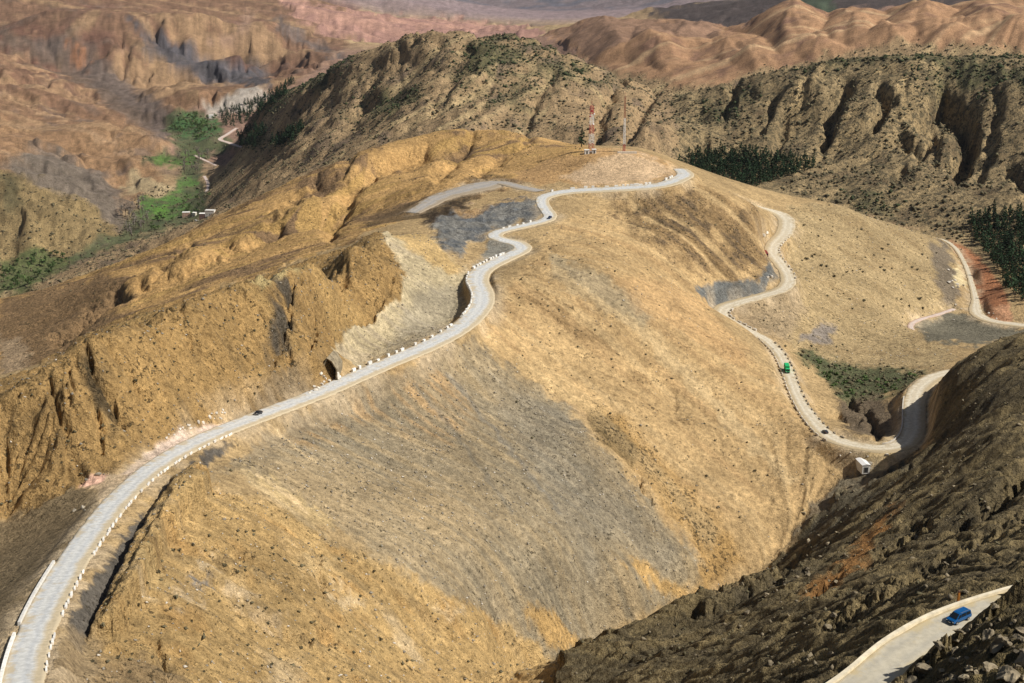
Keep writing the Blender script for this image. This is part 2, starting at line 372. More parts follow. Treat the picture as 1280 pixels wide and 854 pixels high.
# zones drawn on the survey -------------------------------------------------
WX = 6.5 * fbm(TH / .014, Q / .022, 5, 21, .62); WY = 6.5 * fbm(TH / .014, Q / .022, 5, 33, .62)
def zone(poly, tmin, tmax, soft=4.0, warp=1.0):
    P = np.array(poly, float)
    x0, y0 = P.min(0) - soft - 12 * warp; x1, y1 = P.max(0) + soft + 12 * warp
    idx = np.nonzero((PX > x0) & (PX < x1) & (PY > y0) & (PY < y1) & (T > tmin) & (T < tmax))[0]
    x = PX[idx] + WX[idx] * warp; y = PY[idx] + WY[idx] * warp
    ins = np.zeros(idx.size, bool); dist = np.full(idx.size, 1e9)
    for (ax, ay), (bx, by) in zip(P, np.roll(P, -1, 0)):
        c = ((ay > y) != (by > y)); 
        with np.errstate(divide='ignore', invalid='ignore'):
            ins ^= c & (x < (bx - ax) * (y - ay) / (by - ay) + ax)
        ex, ey = bx - ax, by - ay
        f = np.clip(((x - ax) * ex + (y - ay) * ey) / (ex * ex + ey * ey + 1e-9), 0, 1)
        dist = np.minimum(dist, np.hypot(x - ax - f * ex, y - ay - f * ey))
    sd_ = np.where(ins, dist, -dist)
    out = np.zeros(X.size, np.float32)
    out[idx] = smooth(-soft, soft, sd_)
    return out

def groove(poly, tmin, tmax, w, warp=.8):
    P = np.array(poly, float); m_ = 3 * w + 10
    idx = np.nonzero((PX > P[:, 0].min() - m_) & (PX < P[:, 0].max() + m_) & (PY > P[:, 1].min() - m_) & (PY < P[:, 1].max() + m_) & (T > tmin) & (T < tmax))[0]
    x = PX[idx] + WX[idx] * warp; y = PY[idx] + WY[idx] * warp; dist = np.full(idx.size, 1e9)
    for (ax, ay), (bx, by) in zip(P[:-1], P[1:]):
        ex, ey = bx - ax, by - ay
        f = np.clip(((x - ax) * ex + (y - ay) * ey) / (ex * ex + ey * ey + 1e-9), 0, 1)
        dist = np.minimum(dist, np.hypot(x - ax - f * ex, y - ay - f * ey))
    out = np.zeros(X.size, np.float32); out[idx] = np.exp(-(dist / w) ** 2); return out

ILL = np.array([1.16, 1.10, 1.02])
def C(r, g, b, k=1.0):
    c = np.array([r, g, b]) / 255.0
    c = c * .97 + .03 * c.mean()
    return np.where(c <= .04045, c / 12.92, ((c + .055) / 1.055) ** 2.4) / ILL * k

near = 1 - smooth(1210, 1290, T)
soil = np.empty((X.size, 3)); soil[:] = C(184, 152, 104)
surf = np.zeros((X.size, 3)); surf[:, 0] = .35; surf[:, 1] = .3
relief = np.zeros(X.size)
def mixc(m, col, rough=None, speck=None):
    global soil
    m = m[:, None]
    soil = soil * (1 - m) + np.asarray(col) * m
    if rough is not None: surf[:, 0] = surf[:, 0] * (1 - m[:, 0]) + rough * m[:, 0]
    if speck is not None: surf[:, 1] = surf[:, 1] * (1 - m[:, 0]) + speck * m[:, 0]

F1 = flow_noise(.0042, 5, 3, 900, 2300)(TH, Q)
F2 = flow_noise(.011, 5, 5, 600, 1200, 2)(TH, Q)
F4 = flow_noise(.022, 4, 6, 450, 900, 2)(TH, Q)
F3 = flow_noise(.038, 4, 8, 450, 800, 2)(TH, Q)
N1 = fbm(X / 60, Y / 60, 4, 41); N2 = fbm(X / 14, Y / 14, 3, 47); N3 = fbm(X / 4.2, Y / 4.2, 2, 51)
NL = fbm(TH / .09, Q / .12, 4, 61); NM = fbm(TH / .02, Q / .03, 3, 67)
gull = lambda v, w=1.6: -np.exp(-(v * w) ** 2)

# --- colour of the ground, region by region
mid = smooth(1210, 1290, T)
mixc(mid, C(180, 148, 106), .7, .4)                                        # shrubby mountains
mixc(mid * smooth(.1, .9, NM + .5 * NL), C(142, 118, 92))
mixc(mid * smooth(.5, 1.4, F2), C(196, 166, 118))
rightm = zone([(840,118),(900,95),(1130,50),(1300,50),(1300,420),(1200,300),(1060,258),(1000,255),(930,245),(850,200)], 1150, 2150, 5)
mixc(rightm, C(170, 144, 102), .8, .5)
mixc(rightm * smooth(.0, .8, NM), C(130, 108, 78))
mixc(rightm * smooth(.6, 1.5, F2 + .4*NL), C(190, 160, 112))
farl = zone([(-400,-100),(430,-100),(450,30),(420,70),(330,125),(290,140),(240,130),(215,170),(200,225),(140,280),(100,320),(-400,420)], 2050, 9000, 6)
mixc(farl, C(166, 128, 90), .8, .3)
mixc(farl * smooth(3000, 3900, T), C(138, 104, 78))
mixc(farl * smooth(-.1, .5, NL) * smooth(3000, 4200, T), C(128, 92, 72))
mixc(farl * smooth(.35, .9, NM + NL * .6) * .8, C(126, 104, 86))
strata = fbm(Z / 16.0 + .8 * N1 + 1.2 * NL, .02 * X / 16.0, 2, 83)
mixc(farl * smooth(.1, .8, strata) * .4, C(136, 104, 80)); mixc(farl * smooth(.2, .9, -strata) * .35, C(190, 152, 110))
mixc(farl * smooth(.7, 1.5, F2) * .7, C(178, 142, 102))
mixc(zone([(30,55),(90,45),(170,110),(240,160),(200,180),(120,110)], 2900, 6000, 10), C(120, 102, 88))
mixc(zone([(180,30),(250,70),(330,85),(330,105),(260,105),(200,75)], 3500, 7000, 8), C(98, 92, 92))
mixc(zone([(0,205),(70,190),(140,235),(160,285),(110,290),(40,240)], 2200, 3200, 9), C(130, 114, 96))
mixc(zone([(-20,205),(60,232),(120,262),(160,300),(60,345),(-20,380)], 2000, 2560, 5), C(158, 132, 88), .6, .8)
mixc(zone([(0,215),(25,222),(28,250),(5,262)], 2000, 2700, 8), C(104, 92, 62))
mixc(smooth(6600, 7100, T), C(150, 128, 122), .6, .1)
mixc(mid * smooth(2750, 3000, T) * (1 - farl) * (1 - smooth(4000, 5000, T)), C(164, 128, 104))
pink = zone([(325,-12),(440,14),(520,18),(560,22),(640,33),(705,42),(720,60),(480,60),(400,40)], 5200, 7600, 3)
mixc(pink, C(188, 142, 118), .5, .1)
mixc(pink * smooth(0, 1, F2 + .3), C(168, 126, 108))
veryfar = smooth(7300, 7900, T)
mixc(veryfar, C(128, 112, 108), .6, .1); mixc(veryfar * smooth(-.2, .7, NL + NM), C(104, 100, 104))
tanh_ = zone([(680,40),(760,22),(820,15),(935,38),(1000,16),(1130,6),(1300,-16),(1300,66),(1130,56),(960,84),(870,112),(740,84)], 2300, 3700, 3)
mixc(tanh_, C(176, 134, 96), .5, .1)
mixc(tanh_ * smooth(.0, .9, NM + .4 * NL), C(142, 106, 82))
mixc(tanh_ * smooth(.8, 1.6, F2) * .8, C(202, 164, 120))
mixc(zone([(690,42),(770,24),(900,34),(900,70),(800,60),(740,80)], 2900, 3700, 6), C(150, 116, 90))
mixc(zone([(800,14),(880,-2),(1300,-40),(1300,0),(1000,18),(935,44),(820,22)], 3800, 5400, 4), C(88, 76, 70), .8, .4)
mixc(zone([(985,-4),(1040,-4),(1045,20),(1000,18)], 3500, 5400, 5), C(84, 92, 70))
# dark green thicket patches on the mountains
GREEN = zone([(560,75),(600,50),(650,42),(690,62),(700,85),(640,100),(570,100)], 1900, 2700, 14, 2) + zone([(470,110),(520,112),(540,130),(500,140),(430,150)], 1900, 2700, 12, 2) \
      + zone([(980,84),(1060,66),(1140,56),(1200,58),(1180,80),(1100,78),(1040,92)], 1600, 2200, 9, 2) + zone([(1190,75),(1290,60),(1290,120),(1230,125),(1205,105)], 1500, 2100, 9, 2) \
      + zone([(690,90),(730,80),(730,95),(700,105)], 1700, 2500, 9, 2) + zone([(280,150),(440,60),(445,85),(400,100),(340,140),(290,165)], 2300, 3200, 4, 1) + zone([(300,178),(375,160),(380,178),(320,188)], 2200, 3000, 5, 1) + zone([(730,105),(770,92),(765,100),(735,118)], 1700, 2500, 5, 1)
GREEN = GREEN + zone([(870,130),(930,112),(960,118),(915,140),(880,150)], 1500, 2100, 10, 2) + zone([(1120,85),(1190,90),(1180,115),(1140,110)], 1500, 2100, 10, 2) + zone([(1050,245),(1110,235),(1130,260),(1080,268)], 1300, 1700, 8, 2) + zone([(560,110),(640,100),(690,120),(640,140)], 1500, 2500, 12, 2) * .7
GREEN = np.clip(GREEN, 0, 1)
mixc(GREEN * .75 * smooth(-.5, .3, N1), C(88, 92, 58))
# valley floor
for poly, w, cc in [([(0,38),(40,62),(80,90),(118,112),(150,132),(185,150)],7,(118,98,80)),([(160,22),(178,40),(205,60),(222,74)],4,(84,76,74)),([(165,30),(195,70),(222,72),(262,92),(330,102)],5,(104,94,88)),([(255,85),(300,98),(335,108)],5,(92,86,84)),([(45,185),(90,208),(130,232),(160,258)],8,(124,108,92)),([(0,110),(60,142),(120,172),(185,208)],3,(188,150,110)),([(0,70),(60,100),(130,135)],3,(176,138,100)),([(270,50),(300,45),(312,20)],5,(176,140,112)),([(350,30),(400,60),(430,75)],6,(112,100,92)),([(180,75),(215,95),(240,120)],5,(176,140,100)),([(90,60),(110,80),(85,75)],5,(172,118,80))]:
    mixc(groove(poly, 2050, 6600, w, 1.3) * .85, C(*cc))
vf = zone([(205,152),(245,140),(275,148),(280,170),(300,185),(262,190),(250,215),(262,245),(250,275),(215,285),(150,305),(100,330),(0,372),(0,345),(90,318),(150,290),(175,255),(225,235),(225,200),(180,205),(180,195),(222,190)], 2000, 4200, 5)
mixc(vf, C(104, 106, 70), .5, .7)
mixc(zone([(208,155),(245,144),(275,148),(272,165),(250,176),(232,172)], 2800, 4200, 3), C(82, 112, 62), .5, .6)
mixc(zone([(185,198),(250,190),(240,206),(200,206)], 2800, 4200, 3), C(104, 130, 62))
mixc(zone([(225,226),(250,218),(248,240),(222,245)], 2400, 4200, 3), C(98, 128, 62))
mixc(zone([(172,252),(215,240),(240,244),(235,262),(215,275),(180,268)], 2200, 4200, 3), C(96, 128, 60))
mixc(zone([(192,262),(206,256),(214,264),(200,275),(190,272)], 2200, 4200, 2), C(104, 144, 58))
mixc(vf * smooth(.1, .5, fbm(X / 45, Y / 45, 3, 141)) * .75, C(112, 100, 74)); mixc(vf * smooth(.25, .6, fbm(X / 30, Y / 30, 2, 149)) * .7, C(72, 84, 54))
mixc(zone([(0,325),(60,312),(95,325),(40,365),(0,372)], 1900, 2500, 5), C(108, 112, 66))
mixc(zone([(255,130),(320,112),(345,118),(290,140),(262,145)], 3300, 5000, 5), C(188, 172, 152))
mixc(zone([(165,215),(225,235),(200,245),(150,240)], 2400, 3200, 4), C(186, 160, 118))
# golden ridge
gold = smooth(780, 850, T) * near * zone([(-300,400),(0,365),(130,330),(300,250),(450,180),(600,150),(730,175),(740,200),(640,232),(520,265),(460,292),(330,342),(110,420),(-20,500),(-300,600)], 800, 1260, 3)
mixc(gold, C(200, 156, 96), .5, .3)
mixc(gold * smooth(.0, .6, N1 + .5 * F3 + .3 * F2), C(150, 118, 82), .7, .6)
mixc(gold * smooth(.5, 1.3, F2), C(198, 156, 92))
mixc(zone([(0,375),(130,340),(170,370),(110,425),(0,500)], 800, 1200, 6), C(150, 118, 80), .7, .6)
mixc(zone([(0,420),(30,425),(40,455),(0,470)], 800, 1000, 5) * .7, C(200, 168, 128))
mixc(zone([(470,268),(570,236),(600,215),(640,225),(560,262),(540,280),(450,290)], 900, 1100, 5) * .8, C(120, 96, 66), .8, .8)
# tan slope of the main hill
mainh = zone([(600,420),(665,320),(700,275),(860,222),(945,255),(965,330),(890,388),(1000,515),(1065,575),(990,680),(870,760),(840,660),(760,560),(640,455)], 450, 1040, 6)
mixc(mainh, C(192, 157, 106), .3, .3)
mixc(mainh * smooth(.2, 1.1, .5 * F4 + .5 * F2 + .6 * N1) * .7, C(180, 144, 96))
mixc(mainh * smooth(.5, 1.3, -F2 + .3 * N1) * .3, C(204, 172, 122))
mixc(zone([(730,505),(780,520),(840,590),(900,650),(930,700),(870,745),(880,700),(840,640),(790,570)], 450, 800, 10), C(194, 152, 92), .6, .8)
mixc(zone([(735,512),(765,520),(800,560),(790,575),(750,545)], 450, 800, 7), C(132, 108, 66), .8, .9)
mixc(zone([(690,318),(740,335),(800,372),(812,395),(800,415),(770,398),(730,372),(690,345)], 600, 1000, 6) * .7, C(168, 150, 116))
mixc(zone([(690,330),(720,352),(800,402),(860,455),(930,530),(1000,600),(985,605),(910,535),(840,462),(780,405),(700,352)], 600, 1000, 4) * .8, C(204, 172, 122))
mixc(zone([(640,455),(670,450),(740,500),(820,580),(900,660),(890,690),(810,590),(730,515)], 500, 900, 7) * .8, C(200, 166, 114))
mixc(zone([(760,340),(830,350),(880,380),(940,440),(930,460),(860,420),(800,390)], 600, 1000, 8) * .4, C(204, 158, 104))
mixc(zone([(620,330),(660,330),(720,380),(800,450),(870,530),(850,540),(760,470),(680,400)], 600, 900, 10) * smooth(.0,.7,N2+.5*F1) * .7, C(166, 132, 86), .6, .9)
outc = zone([(770,258),(860,238),(940,262),(962,330),(950,350),(895,352),(850,330),(800,290)], 800, 1040, 16, 2.0)
outc = outc * smooth(-.7, .2, N1 + .5 * F2 + .5 * N2)
mixc(outc, C(172, 138, 92), .9, .6); mixc(outc * smooth(0, .6, N2 + .4 * F1), C(132, 108, 78))
mixc(zone([(868,362),(905,348),(930,352),(955,342),(962,322),(970,332),(974,350),(945,364),(905,374),(880,374)], 850, 1000, 3), C(116, 114, 106), .5, .1)
# scree
scree = zone([(255,600),(330,555),(420,505),(520,462),(592,430),(640,458),(700,505),(752,560),(800,615),(845,672),(885,705),(838,750),(790,775),(738,803),(690,830),(640,790),(560,742),(480,700),(420,655),(360,620),(300,590)], 400, 760, 7, 1.4)
mixc(scree * (.55 + .45 * smooth(-.9, .3, N1 + .3 * F2)), C(160, 141, 109), .5, .4)
mixc(scree * smooth(-.1, 1.0, F2) * .6, C(184, 156, 112))
mixc(scree * smooth(.3, 1.2, -F2 + .6 * N1) * .6, C(140, 126, 100))
mixc(zone([(600,445),(650,465),(720,520),(800,615),(850,690),(820,740),(760,760),(700,640),(640,540)], 400, 760, 14) * .55 * smooth(-.8, .6, N1 + .4 * F2), C(142, 132, 112))
mixc(zone([(470,470),(560,455),(590,520),(560,560),(470,520),(380,560),(350,545)], 400, 760, 14) * .6 * smooth(-.4, .8, F2 + .3*F1), C(194, 152, 100))
mixc(zone([(655,758),(690,762),(728,798),(722,812),(690,815),(670,790)], 400, 700, 6, 1.8), C(202, 160, 98), .5, .5)
mixc(zone([(782,700),(812,705),(872,745),(866,756),(820,735)], 400, 700, 6, 1.8), C(202, 160, 98), .5, .5)
mixc(zone([(300,585),(330,590),(420,655),(400,660),(330,615)], 350, 600, 4) * .6, C(196, 166, 112))
mixc(zone([(255,600),(300,590),(480,700),(440,690),(330,640)], 350, 600, 8) * .5, C(158, 132, 92))
# yellow hill
yel = zone([(115,790),(135,752),(160,705),(190,655),(215,615),(250,600),(300,620),(360,640),(430,680),(520,722),(600,765),(670,805),(695,835),(690,900),(100,900)], 240, 560, 4)
mixc(yel, C(210, 171, 110), .8, .4)
mixc(yel * smooth(.1, .9, N2 + .4 * N1) * .8, C(206, 160, 96))
mixc(yel * smooth(.35, 1.0, fbm(X/22, Y/22, 3, 77)) * .8, C(232, 200, 150))
mixc(yel * smooth(.5, 1.2, F4 + .6 * N2) * .6, C(184, 152, 102))
mixc(zone([(60,830),(180,820),(230,840),(240,900),(40,900)], 240, 400, 10), C(160, 132, 92), .6, .6)
mixc(zone([(250,640),(310,650),(380,690),(420,760),(360,740),(300,690)], 300, 480, 12) * .5, C(160, 128, 80))
# trench beside the road
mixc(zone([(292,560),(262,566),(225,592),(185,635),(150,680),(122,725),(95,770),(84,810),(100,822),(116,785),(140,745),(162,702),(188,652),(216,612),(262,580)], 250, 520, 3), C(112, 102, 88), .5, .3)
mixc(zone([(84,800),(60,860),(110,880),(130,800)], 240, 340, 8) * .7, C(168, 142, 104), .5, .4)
# shoulder of the road fill, main ridge
mixc(zone([(330,550),(430,500),(540,452),(600,425),(560,455),(440,515),(340,568),(290,580)], 430, 720, 4) * .8, C(160, 138, 104), .3, .2)
# left golden spur
spur = zone([(-200,560),(0,492),(110,415),(200,380),(330,335),(440,296),(485,288),(508,345),(506,368),(470,400),(430,430),(420,470),(330,512),(250,530),(150,582),(80,615),(0,652),(-200,700)], 380, 850, 4)
spur = np.maximum(spur, zone([(-200,520),(0,455),(110,375),(200,340),(330,290),(440,262),(485,288),(440,330),(330,380),(110,460),(-20,520)], 380, 790, 4))
mixc(spur, C(190, 150, 92), .9, .5)
mixc(spur * smooth(.1, .9, N2 + .4 * F1), C(166, 132, 82))
mixc(spur * smooth(.3, 1.0, N1 + .2 * F2) * .7, C(204, 164, 102))
mixc(zone([(300,345),(340,325),(400,305),(385,330),(330,360)], 450, 800, 5) * .8, C(210, 184, 124))
mixc(zone([(100,425),(130,470),(150,540),(130,560),(110,500)], 380, 600, 10) * smooth(-.3, .4, N2), C(112, 92, 62), 1.2, .8)
mixc(zone([(345,345),(372,350),(360,420),(372,470),(345,475),(335,430)], 450, 800, 8) * smooth(-.4, .3, N2), C(118, 104, 84), 1.2, .8)
mixc(zone([(405,470),(330,510),(290,512),(330,470),(372,460)], 430, 700, 7), C(150, 120, 78))
# fill slope left of the road
mixc(zone([(-100,660),(0,655),(95,608),(120,612),(125,640),(90,690),(50,740),(0,805),(-100,900)], 230, 460, 4), C(142, 120, 86), .6, .4)
# turnouts
mixc(zone([(205,548),(225,530),(280,512),(295,520),(240,552),(200,572),(160,602),(150,592)], 400, 540, 3, .4), C(230, 200, 172), .5, 0)
mixc(zone([(96,608),(104,598),(140,592),(162,590),(150,610),(138,640),(126,640),(122,612)], 360, 480, 2, .3), C(208, 176, 134), .3, 0)
mixc(zone([(97,605),(104,597),(135,593),(128,603),(106,609)], 360, 480, 1.5, .3), C(228, 178, 146), .2, 0)
# mine and scoop
scoop = zone([(472,288),(520,282),(545,300),(570,330),(586,345),(576,362),(578,392),(560,412),(500,440),(440,460),(412,470),(416,440),(435,415),(480,392),(500,375),(507,345),(490,310)], 600, 840, 3)
mixc(scoop, C(196, 174, 132), .4, .2)
mixc(scoop * smooth(.2, 1.0, F1), C(176, 156, 122)); mixc(scoop * zone([(480,288),(525,282),(580,335),(560,345),(510,310)], 600, 900, 5), C(204, 168, 110))
mixc(zone([(520,360),(575,360),(575,395),(540,415),(480,440),(500,410)], 600, 840, 10) * .7, C(160, 146, 120))
mixc(zone([(590,345),(610,300),(650,300),(640,318),(600,335)], 780, 880, 4), C(150, 142, 124), .4, .1)
mine = zone([(535,272),(570,258),(600,262),(640,252),(672,246),(676,262),(674,276),(630,284),(612,290),(585,305),(575,325),(548,300)], 760, 980, 4)
mixc(mine, C(136, 130, 118), .6, .1); mixc(mine * smooth(-.2, .6, N2 + .3 * F1), C(108, 107, 103))
mixc(mine * zone([(560,262),(640,235),(660,245),(610,262),(590,275)], 800, 1000, 5), C(186, 148, 100))
mixc(zone([(520,268),(600,246),(560,270),(540,280)], 850, 1000, 4), C(92, 74, 54), .9, .9)
mixc(groove([(470,290),(484,292),(496,318),(506,345),(506,368),(488,386),(452,408),(432,425)], 600, 840, 2.0, .9) * .6, C(224, 200, 154))
for poly, w, cc in [([(344,540),(362,552),(392,578)],1.6,(230,196,142)),([(300,588),(350,628),(420,682)],3.5,(196,168,122)),([(320,590),(352,612),(382,640)],2,(214,182,134)),([(560,470),(620,540),(700,640)],3,(138,128,110)),([(520,480),(560,530),(640,640)],3,(138,126,104))]:
    mixc(groove(poly, 380, 760, w, .5) * .7, C(*cc))
for px_, py_, w, cc in [(247,725,10,(150,146,140)),(300,740,14,(232,200,152)),(265,705,12,(232,202,156)),(230,745,14,(228,196,148)),(330,770,16,(226,192,142)),(430,745,14,(230,198,148)),(395,700,16,(226,190,132)),(190,720,16,(222,186,124)),(210,640,16,(224,182,116)),(560,760,12,(226,192,140)),(450,800,20,(214,176,114)),(290,700,9,(150,122,80)),(330,715,10,(170,142,98))]:
    mixc(groove([(px_ - w, py_ - w * .3), (px_ + w, py_ + w * .4)], 240, 560, w * .6, 2.2) * .8, C(*cc))
# mound with the masts
mnd = zone([(640,216),(700,196),(740,186),(800,186),(842,205),(856,222),(800,230),(700,232),(650,228)], 960, 1100, 3)
mixc(mnd, C(190, 148, 96), .4, .3)
mixc(zone([(700,222),(770,190),(800,190),(845,215),(800,230),(740,230)], 960, 1100, 5), C(214, 178, 134), .4, .1)
# spur at right
spr = zone([(985,258),(1060,255),(1130,282),(1185,300),(1200,340),(1195,390),(1140,410),(1190,440),(1180,462),(1120,470),(1000,440),(930,390),(985,350),(985,290)], 800, 1300, 4)
mixc(spr, C(182, 154, 108), .4, .6)
mixc(spr * smooth(.0, .9, N2 + N1 + .3 * F2), C(170, 142, 98)); mixc(spr * smooth(.5, 1.3, N2 - N1) * .6, C(202, 172, 122))
mixc(zone([(905,392),(985,362),(1010,385),(980,430),(940,412)], 820, 960, 6) * .6, C(166, 142, 110))
mixc(zone([(1000,425),(1025,402),(1040,408),(1038,430)], 820, 960, 4), C(150, 135, 118))
mixc(zone([(1143,405),(1170,396),(1200,388),(1225,402),(1280,412),(1300,418),(1280,428),(1200,432),(1160,425)], 850, 1040, 3), C(120, 111, 90), .5, .3)
mixc(zone([(1186,300),(1214,312),(1242,342),(1258,368),(1262,395),(1240,398),(1222,372),(1212,340)], 980, 1280, 2.5, .4), C(178, 118, 78), .4, .05)
mixc(zone([(1235,385),(1262,380),(1266,398),(1246,402)], 950, 1080, 2), C(206, 150, 108))
mixc(zone([(1190,335),(1202,330),(1212,350),(1200,365),(1192,350)], 980, 1280, 2), C(232, 206, 152), .4, 0)
mixc(zone([(1160,302),(1185,305),(1195,345),(1200,380),(1180,378),(1168,340)], 980, 1300, 4) * .8, C(126, 112, 94), .7, .4)
mixc(zone([(990,440),(1020,440),(1060,455),(1120,462),(1160,466),(1120,490),(1090,505),(1055,500),(1030,470)], 740, 880, 5), C(108, 108, 72), .7, .8)
mixc(zone([(1045,500),(1100,495),(1130,530),(1120,552),(1085,560),(1060,535)], 690, 800, 6), C(132, 112, 86), 1.0, .4)
mixc(zone([(1040,550),(1150,545),(1130,575),(1100,592),(1060,580)], 640, 730, 4) * .8, C(206, 176, 124), .3, .1)
# gully
mixc(zone([(1050,600),(1015,632),(985,680),(975,690),(1010,660),(1060,612),(1130,575)], 560, 720, 3) * .8, C(140, 124, 98), .7, .2)
# dark slope
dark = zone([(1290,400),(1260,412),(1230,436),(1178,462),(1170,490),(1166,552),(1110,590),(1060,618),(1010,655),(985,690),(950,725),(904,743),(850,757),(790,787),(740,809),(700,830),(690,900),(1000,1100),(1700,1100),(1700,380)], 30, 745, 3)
mixc(dark, C(116, 100, 70), .9, .5)  # dark rock, darkened further to stand in for shade the sun leaves out
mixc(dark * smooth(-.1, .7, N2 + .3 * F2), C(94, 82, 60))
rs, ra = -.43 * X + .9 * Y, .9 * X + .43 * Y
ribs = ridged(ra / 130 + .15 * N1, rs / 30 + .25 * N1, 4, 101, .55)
mixc(dark * smooth(-.1, -.6, ribs), C(82, 76, 64), .4, .15); mixc(dark * smooth(.2, .7, ribs) * smooth(-.5, .3, N2), C(152, 130, 88), 1.0, .5)  # rib shading put into the colour: darkened hollows, brightened crests
mixc(zone([(1000,760),(1020,735),(1050,715),(1070,690),(1110,650),(1125,645),(1090,690),(1075,720),(1045,745)], 380, 560, 5), C(166, 118, 66), .9, .3)
mixc(zone([(1045,602),(1100,585),(1150,575),(1100,620),(1040,665),(1000,690)], 520, 680, 5) * .6, C(124, 114, 92), .6, .5)
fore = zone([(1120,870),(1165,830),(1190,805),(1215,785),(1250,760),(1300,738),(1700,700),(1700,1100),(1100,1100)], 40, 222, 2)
mixc(fore, C(128, 110, 72), 1.3, .4); mixc(fore * smooth(0, .6, N3), C(92, 80, 58))  # soil darkened to carry the mound's shadow, with random darker mottling

dust = np.clip(smooth(9, .5, RD) * near * smooth(-.6, .5, N2 + .6 * N1), 0, 1) * .65
trz = zone([(292,560),(262,566),(225,592),(185,635),(150,680),(122,725),(95,770),(70,850),(120,850),(116,785),(140,745),(162,702),(188,652),(216,612),(300,570)], 250, 520, 3)
dust *= 1 - trz
mixc(dust, C(206, 180, 142), .3, .05)
hf = 1 + .10 * fbm(X / 5, Y / 5, 3, 91, .7) * near + (.16 + .14 * farl) * mid * fbm(TH / .0045, Q / .006, 3, 93, .75) + (.03 + .05 * scree) * np.clip(F1, -2, 2)
soil *= np.clip(hf, .55, 1.5)[:, None]
surf[:, 2] = np.clip(mid * (1 - farl * .75) * (1 - tanh_) * (1 - pink) * (1 - smooth(2900, 3300, T)) * (.55 + .35 * rightm + .3 * GREEN), 0, 1)
# --- relief of the ground
amp_s = smooth(.08, .45, SL)
mtn = smooth(1250, 1500, T) * np.maximum(smooth(.02, .25, SL), .8 * pink) * (1 - .85 * np.maximum(tanh_, smooth(2250, 2450, T) * (1 - farl) * (1 - smooth(3700, 4200, T))))
Rm = np.minimum(R, 4200)
relief += mtn * (1 - .3 * farl) * (1 + .5 * pink) * (1 - .5 * (1 - smooth(2500, 2900, T)) * (1 - farl)) * Rm * (.0085 * (gull(F3, 1.2) + .4) + .0030 * (gull(F4, 1.3) + .4) + .0011 * (gull(F2, 1.4) + .4) + .0004 * gull(F1, 1.3) + .0012 * NM + .0012 * fbm(TH / .009, Q / .011, 3, 71))
relief += mtn * (1 - smooth(2600, 3400, T)) * (1.2 * N2 + 3.0 * N1 + 16 * ridged(X / 300, Y / 300, 3, 121, .45) - 6)
goldr = gold * amp_s
relief += goldr * (2.2 * (gull(F4) + .3) + 1.6 * (gull(F2) + .3) + .4 * gull(F1) + .8 * N2)
relief += mainh * (.45 * (gull(F2, 1.5) + .3) + 1.1 * (gull(F4, 1.3) + .3) + .08 * gull(F1) + .15 * N3 + .35 * N2)
relief += outc * (1.6 * ridged(X/16, Y/16, 4, 5, .6) + .5 * gull(F1) + .3 * N3)
relief += scree * (.22 * F2 + .05 * F1 + .12 * N3 + .3 * N2)
relief += 7.5 * zone([(113,800),(135,750),(160,703),(187,653),(215,612),(248,596),(268,612),(230,650),(196,710),(155,790)], 240, 560, 2.0, .6) - 2.0 * zone([(150,690),(180,650),(210,615),(215,640),(170,720),(130,790),(110,800),(118,760)], 240, 560, 5, .3)
relief += yel * smooth(-2, 30, PX - 110) * (1.0 * ridged(X/17, Y/17, 4, 9, .6) + .3 * N3 + .8 * gull(F2) + 1.2 * gull(F4))
relief += spur * (1.2 * ridged(X/15, Y/15, 5, 12, .6) + 1.3 * (gull(F2) + .3) + 2.0 * (gull(F4) + .3) + .45 * gull(F1) + .25 * N3)
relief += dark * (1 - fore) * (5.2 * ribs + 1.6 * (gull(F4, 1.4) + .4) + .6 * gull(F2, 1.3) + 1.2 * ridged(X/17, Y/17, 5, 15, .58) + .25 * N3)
relief += fore * (2.6 * ridged(X/11, Y/11, 5, 19, .64) + .5 * N3 - .9)
relief += spr * (.35 * (gull(F2, 1.5) + .3) + .2 * gull(F1) + .15 * N3)
relief += scoop * .2 * F1
relief += mine * 2.4 * ridged(X/12, Y/12, 4, 23)
relief += vf * .8 * N2
relief += near * .15 * N3
relief += tanh_ * np.minimum(R, 3400) * (.0025 * ridged(TH / .085, Q / .075, 2, 111, .45) + .0012 * (gull(F4) + .3) + .0005 * gull(F2))
cone = np.zeros(X.size); CW1 = fbm(TH / .03, Q / .05, 2, 131, .4); CW2 = fbm(TH / .03, Q / .05, 2, 137, .4)
for cx_, cy_, cr_, ch_ in [(760,52,60,42),(818,62,55,50),(862,52,48,40),(905,60,40,34),(940,66,36,30),(985,34,62,60),(1022,58,34,26),(1062,36,50,46),(1112,46,40,34),(1150,28,50,44),(1190,46,42,36),(1232,26,50,44),(1270,44,44,38)]:
    dx_, dy_ = PX - cx_ + 9 * CW1, (PY - cy_ + 5 * CW2) * 2.0
    dd_ = np.sqrt(dx_ ** 2 + dy_ ** 2 + 60.0); aa_ = np.arctan2(dy_, dx_)
    cone = np.maximum(cone, ch_ * np.clip(1 - dd_ / cr_ * (1 + .10 * np.sin(aa_ * 4 + cx_) + .05 * np.sin(aa_ * 9 + cy_)), 0, 1))
relief += .8 * cone * smooth(2300, 2450, T) * (1 - smooth(3500, 3800, T))
